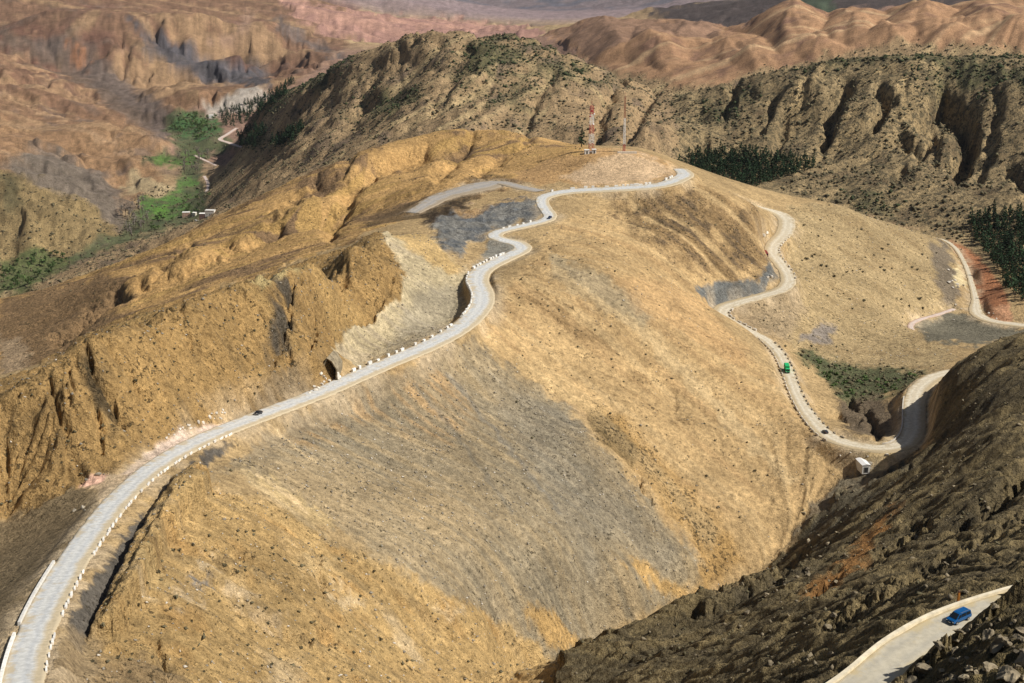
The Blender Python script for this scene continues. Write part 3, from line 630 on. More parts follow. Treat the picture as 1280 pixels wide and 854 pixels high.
for poly, t0, t1, w, d in [
    ([(1058,112),(1045,135),(1030,178)],1150,2150,7,26),([(1100,112),(1108,128),(1095,152)],1150,2150,7,24),([(1180,115),(1160,148)],1150,2150,7,24),([(1185,132),(1205,150),(1215,172),(1200,205)],1150,2150,11,36),([(1130,168),(1152,180),(1168,166)],1150,2150,6,20),
    ([(920,102),(905,140)],1150,2150,6,24),([(970,118),(950,158)],1150,2150,6,22),([(1262,205),(1290,240)],1150,2150,7,20),([(1132,203),(1108,228)],1150,2150,4,14),([(1010,95),(985,150),(965,195)],1150,2150,7,18),([(1245,120),(1240,170),(1225,215)],1150,2150,7,20),
    ([(780,92),(765,112),(755,135),(745,168)],1250,2500,7,24),([(822,108),(800,140),(790,172)],1250,2500,7,22),([(690,92),(670,130),(655,150)],1250,2500,7,18),([(585,60),(560,110),(545,140)],1250,2600,7,16),([(500,60),(470,100),(440,150)],1400,2700,8,20),([(410,95),(380,130),(345,165)],1700,3000,7,20),
    ([(528,192),(480,205),(445,228),(432,255),(412,290)],820,1250,9,11),([(590,168),(575,195),(548,218)],820,1250,8,8),([(350,288),(320,300),(250,330),(180,355)],820,1250,8,10),([(398,228),(370,245),(340,272)],820,1250,7,8),([(235,306),(200,332)],820,1250,6,7),([(440,190),(425,215),(400,240)],820,1250,6,7),([(150,366),(110,395),(70,425)],780,1250,8,12),([(660,175),(630,195),(600,215)],820,1250,7,6),
    ([(372,345),(362,380),(355,420),(362,455)],380,850,4,7),([(395,395),(390,430)],380,850,3,6),([(350,430),(335,470),(308,508)],380,850,4,5),([(108,440),(125,475),(150,525)],380,850,4.5,7),([(118,500),(130,562)],380,850,4,5),([(60,478),(82,535)],380,850,4,4),([(225,385),(245,440)],380,850,4,3),([(430,330),(425,400)],380,850,4,3.5),([(490,345),(478,378),(440,410)],380,850,4,4),
    ([(255,675),(300,690),(335,708)],240,560,5,2.6),([(395,690),(405,735)],240,560,4,2),([(290,755),(350,790),(420,800)],240,560,5,2.2),([(195,800),(205,835)],240,560,4,2.2),([(480,740),(560,790)],240,560,5,1.8),
    ([(797,598),(806,618),(813,630)],400,800,2.5,3.2),([(760,540),(800,590)],400,800,4,1.6),([(800,450),(835,490),(850,520)],400,900,4,1.6),
    ([(1295,585),(1240,640),(1195,668)],300,760,8,13),([(1160,662),(1120,690),(1082,718)],300,760,5,7),([(1285,650),(1200,700),(1100,758),(1030,800)],250,760,7,6),([(1095,600),(1135,583)],500,760,3.5,5),([(1048,728),(1018,757)],300,760,4,5),([(1005,703),(930,748),(860,775)],300,760,4,5),([(1180,725),(1140,740)],250,760,5,5),
    ([(1060,500),(1090,525),(1100,550)],680,820,4,5),([(1040,518),(1075,528)],680,820,3,3)]:
    relief -= d * (.95 if (t1 == 2150 and poly[0][0] in (1058, 1100, 1185, 1130, 1180)) else (.5 if t0 in (1150, 1250, 1400) else (.7 if t1 in (1250, 850) else 1))) * groove(poly, t0, t1, w)
relief *= 1 - .85 * zone([(1035,560),(1140,550),(1150,570),(1110,592),(1060,612),(1040,600)], 560, 745, 6)
keepoff = smooth(0, 14, RD) 
vfix = np.where(vf + smooth(.1, .02, SL) > .5, 1, 1)
Z2 = Z + relief * keepoff
# benches cut for the roads
bl = RB
f = smooth(0.4, 1.0, RD / bl * .9 + .0); f = np.where(RD < .5, 0, smooth(.5, bl, RD))
Z2 = np.where(RD < 500, (RZ - .30) * (1 - f) + Z2 * f, Z2)
# black hollow beside the road: an overhanging pit
hx, hy, hz = from_px(413, 462, 606)
Z = Z2
PX, PY, T = to_px(X, Y, Z)

def ground(x, y):
    """height of the sheet under a point"""
    x = np.asarray(x, float); y = np.asarray(y, float)
    th = np.arctan2(x, y); q = np.log(np.hypot(x, y))
    fi = np.clip(np.interp(q, q_rows, np.arange(NR)), 0, NR - 1.001); fj = np.clip(np.interp(th, t_cols, np.arange(NC)), 0, NC - 1.001)
    i = fi.astype(int); j = fj.astype(int); a = fi - i; b = fj - j
    G = Z.reshape(NR, NC)
    return G[i, j] * (1-a) * (1-b) + G[i+1, j] * a * (1-b) + G[i, j+1] * (1-a) * b + G[i+1, j+1] * a * b

_ts = np.exp(np.arange(math.log(120), math.log(9000), .0012))
def hit(px, py, tmin=120):
    """where the sight line of a photo pixel meets the ground"""
    u = (px - 640.0) / FPX; v = (py - 427.0) / FPX; k = SP + v * CP
    ts = _ts[_ts > tmin]
    d = ground(ts * u, ts * (CP - v * SP)) + ts * k
    i = int(np.argmax(d > 0))
    if i == 0: t = ts[0]
    else: t = ts[i-1] + (ts[i] - ts[i-1]) * (-d[i-1]) / (d[i] - d[i-1])
    x, y = t * u, t * (CP - v * SP)
    return x, y, float(ground(x, y)), t

# ------------------------------------------------------------------ materials
def new_mat(name):
    m = bpy.data.materials.new(name); m.use_nodes = True
    nt = m.node_tree
    return m, nt, nt.nodes, nt.links, nt.nodes["Principled BSDF"]

def terrain_material():
    m, nt, N, L, bs = new_mat("dry_ground")
    tc = N.new("ShaderNodeNewGeometry")
    soil_a = N.new("ShaderNodeAttribute"); soil_a.attribute_name = "soil"
    surf_a = N.new("ShaderNodeAttribute"); surf_a.attribute_name = "surf"
    sep = N.new("ShaderNodeSeparateColor"); L.new(surf_a.outputs["Color"], sep.inputs[0])
    def noise(scale, detail, rough=.6):
        nz = N.new("ShaderNodeTexNoise"); nz.inputs["Scale"].default_value = scale; nz.inputs["Detail"].default_value = detail
        nz.inputs["Roughness"].default_value = rough; L.new(tc.outputs["Position"], nz.inputs["Vector"]); return nz
    def maprange(src, a, b, c, d):
        r = N.new("ShaderNodeMapRange"); r.inputs[1].default_value = a; r.inputs[2].default_value = b; r.inputs[3].default_value = c; r.inputs[4].default_value = d
        L.new(src, r.inputs[0]); return r.outputs[0]
    def mul(col, val):
        v = N.new("ShaderNodeVectorMath"); v.operation = 'SCALE'; L.new(col, v.inputs[0]); L.new(val, v.inputs["Scale"]); return v.outputs[0]
    n0 = noise(.010, 6, .62); n1 = noise(.045, 6, .7); n2 = noise(.42, 5, .65); n3 = noise(1.7, 3, .7)
    c = mul(soil_a.outputs["Color"], maprange(n1.outputs[0], .3, .7, .72, 1.27))
    c = mul(c, maprange(n0.outputs[0], .3, .7, .86, 1.14))
    c = mul(c, maprange(n2.outputs[0], .3, .7, .62, 1.34))
    c = mul(c, maprange(n3.outputs[0], .3, .7, .68, 1.30))
    # stones and dry tufts too small to pick apart
    vo = noise(.55, 4, .75); vb = noise(.09, 2)
    th_ = N.new("ShaderNodeMath"); th_.operation = 'MULTIPLY_ADD'; L.new(vb.outputs[0], th_.inputs[0]); th_.inputs[1].default_value = .35; L.new(vo.outputs[0], th_.inputs[2])
    th2 = N.new("ShaderNodeMath"); th2.operation = 'MULTIPLY_ADD'; L.new(sep.outputs[1], th2.inputs[0]); th2.inputs[1].default_value = .16; L.new(th_.outputs[0], th2.inputs[2])
    spot = maprange(th2.outputs[0], .86, .93, 0, 1)
    sm = N.new("ShaderNodeMath"); sm.operation = 'MULTIPLY'; L.new(spot, sm.inputs[0]); sm.inputs[1].default_value = 1.0
    sm2 = N.new("ShaderNodeMath"); sm2.operation = 'MULTIPLY'; L.new(sm.outputs[0], sm2.inputs[0]); sm2.inputs[1].default_value = .8
    mx = N.new("ShaderNodeMix"); mx.data_type = 'RGBA'; L.new(sm2.outputs[0], mx.inputs[0]); L.new(c, mx.inputs[6]); mx.inputs[7].default_value = (.085, .066, .034, 1)
    vs = noise(.16, 4, .72)
    ts = N.new("ShaderNodeMath"); ts.operation = 'MULTIPLY_ADD'; L.new(sep.outputs[2], ts.inputs[0]); ts.inputs[1].default_value = .14; L.new(vs.outputs[0], ts.inputs[2])
    scr = N.new("ShaderNodeMath"); scr.operation = 'MULTIPLY'; L.new(maprange(ts.outputs[0], .625, .685, 0, .8), scr.inputs[0]); gt = N.new("ShaderNodeMath"); gt.operation = 'GREATER_THAN'; gt.inputs[1].default_value = .02; L.new(sep.outputs[2], gt.inputs[0]); L.new(gt.outputs[0], scr.inputs[1])
    mx2 = N.new("ShaderNodeMix"); mx2.data_type = 'RGBA'; L.new(scr.outputs[0], mx2.inputs[0]); L.new(mx.outputs[2], mx2.inputs[6]); mx2.inputs[7].default_value = (.088, .076, .046, 1)
    L.new(mx2.outputs[2], bs.inputs["Base Color"])
    bs.inputs["Roughness"].default_value = .95
    bs.inputs["Specular IOR Level"].default_value = .15
    # relief finer than the sheet
    h = N.new("ShaderNodeMath"); h.operation = 'MULTIPLY_ADD'; L.new(n2.outputs[0], h.inputs[0]); h.inputs[1].default_value = 1.6
    h3 = N.new("ShaderNodeMath"); h3.operation = 'MULTIPLY'; L.new(n3.outputs[0], h3.inputs[0]); h3.inputs[1].default_value = .5; L.new(h3.outputs[0], h.inputs[2])
    hs = N.new("ShaderNodeMath"); hs.operation = 'MULTIPLY_ADD'; L.new(sm.outputs[0], hs.inputs[0]); hs.inputs[1].default_value = .35; L.new(h.outputs[0], hs.inputs[2])
    hr = N.new("ShaderNodeMath"); hr.operation = 'MULTIPLY'; L.new(hs.outputs[0], hr.inputs[0]); L.new(sep.outputs[0], hr.inputs[1])
    bp = N.new("ShaderNodeBump"); bp.inputs["Strength"].default_value = 1.0; bp.inputs["Distance"].default_value = 2.2
    L.new(hr.outputs[0], bp.inputs["Height"]); L.new(bp.outputs[0], bs.inputs["Normal"])
    return m
MAT_GROUND = terrain_material()

def grid_mesh(name, i0, i1):
    """rows i0..i1 of the terrain sheet as one mesh"""
    rows = i1 - i0 + 1
    sl = slice(i0 * NC, (i1 + 1) * NC)
    me = bpy.data.meshes.new(name)
    co = np.stack([X[sl], Y[sl], Z[sl] + CAMZ], 1).astype(np.float32)
    me.vertices.add(rows * NC); me.vertices.foreach_set("co", co.ravel())
    a = (np.arange(rows - 1)[:, None] * NC + np.arange(NC - 1)[None]).ravel()
    quads = np.stack([a, a + 1, a + 1 + NC, a + NC], 1).astype(np.int32)
    nf = len(quads)
    me.loops.add(nf * 4); me.loops.foreach_set("vertex_index", quads.ravel())
    me.polygons.add(nf); me.polygons.foreach_set("loop_start", np.arange(0, nf * 4, 4, dtype=np.int32))
    me.polygons.foreach_set("use_smooth", np.ones(nf, bool))
    me.update(calc_edges=True)
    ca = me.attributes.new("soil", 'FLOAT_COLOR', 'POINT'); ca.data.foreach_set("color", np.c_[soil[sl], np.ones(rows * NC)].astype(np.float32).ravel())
    cb = me.attributes.new("surf", 'FLOAT_COLOR', 'POINT'); cb.data.foreach_set("color", np.c_[surf[sl], np.ones(rows * NC)].astype(np.float32).ravel())
    me.materials.append(MAT_GROUND)
    o = bpy.data.objects.new(name, me); COL.objects.link(o); o["kind"] = "structure"
    return o
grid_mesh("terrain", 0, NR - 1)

# ------------------------------------------------------------------ road surfaces
def road_material(name, mid_c, edge_c, track_c, stain=.5):
    m, nt, N, L, bs = new_mat(name)
    uv = N.new("ShaderNodeUVMap"); uv.uv_map = "UVMap"
    sx = N.new("ShaderNodeSeparateXYZ"); L.new(uv.outputs[0], sx.inputs[0])
    geo = N.new("ShaderNodeNewGeometry")
    nz = N.new("ShaderNodeTexNoise"); nz.inputs["Scale"].default_value = .12; nz.inputs["Detail"].default_value = 9; nz.inputs["Roughness"].default_value = .68; L.new(geo.outputs["Position"], nz.inputs["Vector"])
    n2 = N.new("ShaderNodeTexNoise"); n2.inputs["Scale"].default_value = .9; n2.inputs["Detail"].default_value = 5; L.new(geo.outputs["Position"], n2.inputs["Vector"])
    ad = N.new("ShaderNodeMath"); ad.operation = 'MULTIPLY_ADD'; L.new(nz.outputs[0], ad.inputs[0]); ad.inputs[1].default_value = .30; L.new(sx.outputs[0], ad.inputs[2])
    cr = N.new("ShaderNodeValToRGB"); e = cr.color_ramp.elements
    e[0].position = .12; e[0].color = (*edge_c, 1); e[1].position = 1.0; e[1].color = (*edge_c, 1)
    for p, c in ((.27, mid_c), (.40, track_c), (.50, mid_c), (.60, mid_c), (.70, track_c), (.80, mid_c), (.94, edge_c)):
        k = cr.color_ramp.elements.new(p); k.color = (*c, 1)
    L.new(ad.outputs[0], cr.inputs[0])
    mr = N.new("ShaderNodeMapRange"); L.new(n2.outputs[0], mr.inputs[0]); mr.inputs[1].default_value = .3; mr.inputs[2].default_value = .7; mr.inputs[3].default_value = 1 - .25 * stain; mr.inputs[4].default_value = 1 + .2 * stain
    v = N.new("ShaderNodeVectorMath"); v.operation = 'SCALE'; L.new(cr.outputs[0], v.inputs[0]); L.new(mr.outputs[0], v.inputs["Scale"])
    L.new(v.outputs[0], bs.inputs["Base Color"]); bs.inputs["Roughness"].default_value = .9; bs.inputs["Specular IOR Level"].default_value = .2
    # blown dust lying in patches, thicker towards the verges
    n4 = N.new("ShaderNodeTexNoise"); n4.inputs["Scale"].default_value = .22; n4.inputs["Detail"].default_value = 7; n4.inputs["Roughness"].default_value = .7; L.new(geo.outputs["Position"], n4.inputs["Vector"])
    edge = N.new("ShaderNodeMath"); edge.operation = 'SUBTRACT'; L.new(sx.outputs[0], edge.inputs[0]); edge.inputs[1].default_value = .5
    eab = N.new("ShaderNodeMath"); eab.operation = 'ABSOLUTE'; L.new(edge.outputs[0], eab.inputs[0])
    es = N.new("ShaderNodeMath"); es.operation = 'MULTIPLY_ADD'; L.new(eab.outputs[0], es.inputs[0]); es.inputs[1].default_value = .45; L.new(n4.outputs[0], es.inputs[2])
    em = N.new("ShaderNodeMapRange"); L.new(es.outputs[0], em.inputs[0]); em.inputs[1].default_value = .60; em.inputs[2].default_value = .74; em.inputs[3].default_value = 0; em.inputs[4].default_value = .9
    dm = N.new("ShaderNodeMix"); dm.data_type = 'RGBA'; L.new(em.outputs[0], dm.inputs[0]); L.new(v.outputs[0], dm.inputs[6]); dm.inputs[7].default_value = (*[c_ * .92 for c_ in edge_c], 1); L.new(dm.outputs[2], bs.inputs["Base Color"])
    bp = N.new("ShaderNodeBump"); bp.inputs["Strength"].default_value = .4; bp.inputs["Distance"].default_value = .15; L.new(n2.outputs[0], bp.inputs["Height"]); L.new(bp.outputs[0], bs.inputs["Normal"])
    return m

def tangents(P):
    t = np.gradient(P[:, :2], axis=0); t /= np.linalg.norm(t, axis=1)[:, None] + 1e-9
    return t

def ribbon(name, P, mat, lift=0.0, ragged=.25):
    t = tangents(P); nrm = np.stack([t[:, 1], -t[:, 0]], 1)        # towards the right of travel
    s = np.r_[0, np.cumsum(np.linalg.norm(np.diff(P[:, :2], axis=0), axis=1))]
    us = np.array([-1.12, -1, -.85, -.6, -.3, 0, .3, .6, .85, 1, 1.12])
    nu = len(us)
    V = []; UV = []
    for i, p in enumerate(P):
        for k, u in enumerate(us):
            w = p[3] * u
            if abs(u) >= .99:
                w += ragged * float(perlin(s[i] / 5.0 + 100 * (u > 0), 3.3, 90)) * np.sign(u)
            z = p[2] + CAMZ + lift - (.9 if abs(u) > 1.05 else 0) + .06 * (1 - u * u)
            V.append((p[0] + nrm[i, 0] * w, p[1] + nrm[i, 1] * w, z)); UV.append(((u + 1.12) / 2.24, s[i] / 10))
    F = [(i*nu+k, i*nu+k+1, (i+1)*nu+k+1, (i+1)*nu+k) for i in range(len(P)-1) for k in range(nu-1)]
    me = bpy.data.meshes.new(name); me.from_pydata(V, [], F); me.update()
    ul = me.uv_layers.new(name="UVMap")
    li = np.empty(len(me.loops), np.int32); me.loops.foreach_get("vertex_index", li)
    ul.data.foreach_set("uv", np.array(UV, np.float32)[li].ravel())
    me.polygons.foreach_set("use_smooth", np.ones(len(F), bool))
    me.materials.append(mat)
    o = bpy.data.objects.new(name, me); COL.objects.link(o); o["kind"] = "structure"
    return o
M_ASPH = road_material("worn_asphalt", C(214,208,195), C(208,186,148), C(201,197,188), .8)
M_GRAV = road_material("pale_gravel", C(212,194,162), C(196,172,132), C(224,208,178), .7)
M_OLD = road_material("old_asphalt", C(200,186,158), C(206,184,140), C(190,178,154), .5)
M_TRK = road_material("grey_track", C(176,164,148), C(170,150,122), C(160,152,142), .7)
M_PATH = road_material("earth_path", C(214,190,170), C(204,170,146), C(220,200,180), .6)
for nm, mt in (('road', M_ASPH), ('gravel_road', M_GRAV), ('valley_road', M_GRAV), ('mountain_road', M_OLD), ('track', M_TRK), ('dirt_path', M_PATH), ('footpath', M_PATH), ('footpath_2', M_PATH), ('footpath_3', M_PATH)):
    ribbon(nm.split('_2')[0].split('_3')[0] if nm.startswith('footpath') else nm, ROADPTS[nm], mt, lift=(.03 if nm == 'track' else 0.0), ragged=.3 if nm in ('road','mountain_road') else .6)

# ================================================================== things
def simple_mat(name, col, rough=.8, metal=0.0, noise_scale=None, amount=.25, spec=.3):
    m, nt, N, L, bs = new_mat(name)
    bs.inputs["Roughness"].default_value = rough; bs.inputs["Metallic"].default_value = metal; bs.inputs["Specular IOR Level"].default_value = spec
    if noise_scale:
        g = N.new("ShaderNodeNewGeometry"); nz = N.new("ShaderNodeTexNoise"); nz.inputs["Scale"].default_value = noise_scale; nz.inputs["Detail"].default_value = 4
        L.new(g.outputs["Position"], nz.inputs["Vector"])
        cr = N.new("ShaderNodeValToRGB"); e = cr.color_ramp.elements
        e[0].position = .3; e[1].position = .7
        e[0].color = (*[c * (1 - amount) for c in col], 1); e[1].color = (*[min(1, c * (1 + amount)) for c in col], 1)
        L.new(nz.outputs[0], cr.inputs[0]); L.new(cr.outputs[0], bs.inputs["Base Color"])
    else:
        bs.inputs["Base Color"].default_value = (*col, 1)
    return m
M_LEAF = simple_mat("shrub_leaf", (.125, .108, .062), .9, 0, .25, .45, .1)
M_GREEN = simple_mat("green_leaf", (.085, .125, .042), .9, 0, .2, .45, .1)
M_THICKET = simple_mat("thicket_leaf", (.048, .060, .028), .9, 0, .2, .4, .1)
M_PINE = simple_mat("pine_needles", (.030, .055, .026), .9, 0, .35, .45, .1)
M_BARE = simple_mat("bare_twigs", (.20, .17, .14), .95, 0, .6, .3, .1)
M_BARK = simple_mat("bark", (.11, .08, .055), .95, 0, 2, .3, .1)
M_WHITE = simple_mat("white_paint", (.80, .77, .70), .8, 0, 1.3, .18)
M_STONE_W = simple_mat("pale_stone", (.66, .60, .50), .9, 0, .9, .2)
M_STONE_D = simple_mat("brown_stone", (.24, .195, .125), .95, 0, .6, .5)
M_STONE_K = simple_mat("grey_stone", (.27, .235, .18), .95, 0, .7, .4)
M_CONC = simple_mat("concrete", (.40, .37, .31), .9, 0, .8, .25)
M_KERB = simple_mat("lime_washed_kerb", (.66, .58, .42), .9, 0, .8, .2)
M_RED = simple_mat("mast_red", (.42, .035, .045), .6)
M_MWHITE = simple_mat("mast_white", (.80, .80, .78), .6)
M_ORANGE = simple_mat("rusty_orange_paint", (.50, .19, .03), .7, 0, 2, .3)
M_TYRE = simple_mat("tyre_rubber", (.02, .02, .02), .85)
M_RIM = simple_mat("wheel_rim", (.5, .5, .52), .35, .8)
M_GLASS = simple_mat("car_glass", (.015, .02, .025), .08, 0, None, 0, .6)
M_LAMP = simple_mat("headlight_glass", (.75, .76, .78), .15, 0, None, 0, .6)
M_TAIL = simple_mat("tail_light", (.35, .02, .02), .3)
M_BLACKP = simple_mat("black_plastic", (.03, .03, .03), .7)
M_PLATE = simple_mat("number_plate", (.75, .75, .72), .5)

for m_, lo, hi in ((M_PINE, .65, 1.5), (M_GREEN, .7, 1.4), (M_STONE_D, .65, 1.25), (M_STONE_W, .75, 1.1), (M_KERB, .7, 1.1), (M_WHITE, .78, 1.05)):
    nt_ = m_.node_tree; bs_ = nt_.nodes["Principled BSDF"]; src_ = bs_.inputs["Base Color"].links[0].from_socket
    oi = nt_.nodes.new("ShaderNodeObjectInfo"); mr_ = nt_.nodes.new("ShaderNodeMapRange"); mr_.inputs[3].default_value = lo; mr_.inputs[4].default_value = hi; nt_.links.new(oi.outputs["Random"], mr_.inputs[0])
    sc_ = nt_.nodes.new("ShaderNodeVectorMath"); sc_.operation = 'SCALE'; nt_.links.new(src_, sc_.inputs[0]); nt_.links.new(mr_.outputs[0], sc_.inputs["Scale"]); nt_.links.new(sc_.outputs[0], bs_.inputs["Base Color"])

class MB:
    """collects shapes for one mesh"""
    def __init__(s): s.v = []; s.f = []
    def add(s, V, F):
        o = len(s.v); s.v += [tuple(v) for v in V]; s.f += [tuple(i + o for i in f) for f in F]; return s
    def box(s, x0, x1, y0, y1, z0, z1, bev=0.0, taper=0.0):
        if bev <= 0:
            V = [(x0,y0,z0),(x1,y0,z0),(x1,y1,z0),(x0,y1,z0),(x0+taper,y0+taper,z1),(x1-taper,y0+taper,z1),(x1-taper,y1-taper,z1),(x0+taper,y1-taper,z1)]
            return s.add(V, [(3,2,1,0),(4,5,6,7),(0,1,5,4),(1,2,6,5),(2,3,7,6),(3,0,4,7)])
        b = bev
        def ring(z, i): return [(x0+i+b,y0+i,z),(x1-i-b,y0+i,z),(x1-i,y0+i+b,z),(x1-i,y1-i-b,z),(x1-i-b,y1-i,z),(x0+i+b,y1-i,z),(x0+i,y1-i-b,z),(x0+i,y0+i+b,z)]
        rings = [ring(z0, b*.6), ring(z0 + b, 0), ring(z1 - b, taper), ring(z1, taper + b*.8)]
        V = [p for r in rings for p in r]; n = 8
        F = [(a*n+i, a*n+(i+1)%n, (a+1)*n+(i+1)%n, (a+1)*n+i) for a in range(3) for i in range(n)] + [tuple(range(n-1,-1,-1)), tuple(range(3*n, 4*n))]
        return s.add(V, F)
    def bar(s, a, b, r, n=4, r2=None):
        a, b = Vector(a), Vector(b); d = (b - a); L_ = d.length
        if L_ < 1e-6: return s
        q = d.to_track_quat('Z', 'Y'); r2 = r if r2 is None else r2
        V = [a + q @ Vector((r*math.cos(2*math.pi*i/n+.785), r*math.sin(2*math.pi*i/n+.785), 0)) for i in range(n)] + [b + q @ Vector((r2*math.cos(2*math.pi*i/n+.785), r2*math.sin(2*math.pi*i/n+.785), 0)) for i in range(n)]
        return s.add(V, [(i, (i+1)%n, n+(i+1)%n, n+i) for i in range(n)] + [tuple(range(n-1,-1,-1)), tuple(range(n, 2*n))])
    def cyl(s, c, axis, r, h, n=12):
        c = Vector(c); ax = Vector(axis).normalized(); return s.bar(c - ax*h/2, c + ax*h/2, r, n)
    def extrude(s, prof, y0, y1, inset_top=None):
        """side profile (x,z) carried across from y0 to y1; inset_top(z) narrows it"""
        n = len(prof); ins = inset_top or (lambda z: 0)
        V = [(x, y0 + ins(z), z) for x, z in prof] + [(x, y1 - ins(z), z) for x, z in prof]
        return s.add(V, [(i, (i+1)%n, n+(i+1)%n, n+i) for i in range(n)] + [tuple(range(n-1,-1,-1)), tuple(range(n, 2*n))])
    def mesh(s, name, mat, smoothf=False):
        me = bpy.data.meshes.new(name); me.from_pydata(s.v, [], s.f); me.update()
        bm = bmesh.new(); bm.from_mesh(me); bmesh.ops.recalc_face_normals(bm, faces=bm.faces); bm.to_mesh(me); bm.free()
        if smoothf: me.polygons.foreach_set("use_smooth", np.ones(len(me.polygons), bool))
        me.materials.append(mat); return me
    def build(s, name, mat, parent=None, smoothf=False):
        o = bpy.data.objects.new(name, s.mesh(name, mat, smoothf)); COL.objects.link(o)
        if parent: o.parent = parent
        return o

def tag(o, label, cat, group=None):
    o["label"] = label; o["category"] = cat
    if group: o["group"] = group
    return o
def empty(name, loc, rz=0.0, label=None, cat=None, group=None):
    o = bpy.data.objects.new(name, None); COL.objects.link(o); o.location = loc; o.rotation_euler = (0, 0, rz)
    o.empty_display_size = .5
    if label: tag(o, label, cat, group)
    return o
def kids(o): return [c for c in bpy.data.objects if c.parent is o]
def copy_tree(o, parent=None):
    c = o.copy(); COL.objects.link(c)
    if parent: c.parent = parent
    for ch in kids(o): copy_tree(ch, c)
    return c
def spot(px, py, tmin=120):
    x, y, z, t = hit(px, py, tmin); return Vector((x, y, z + CAMZ))
def road_at(name, px, py, off=0.0):
    """nearest point of a road to a photo pixel: position, heading, slope"""
    P = ROADPTS[name]; a, b, _ = to_px(P[:, 0], P[:, 1], P[:, 2])
    i = int(np.argmin((a - px) ** 2 + (b - py) ** 2)); i = min(max(i, 1), len(P) - 2)
    d = P[i+1] - P[i-1]; h = math.atan2(d[1], d[0]); n = Vector((d[1], -d[0], 0)).normalized()
    p = Vector((P[i, 0], P[i, 1], P[i, 2] + CAMZ + .06)) + n * off
    return p, h, math.atan2(d[2], math.hypot(d[0], d[1]))

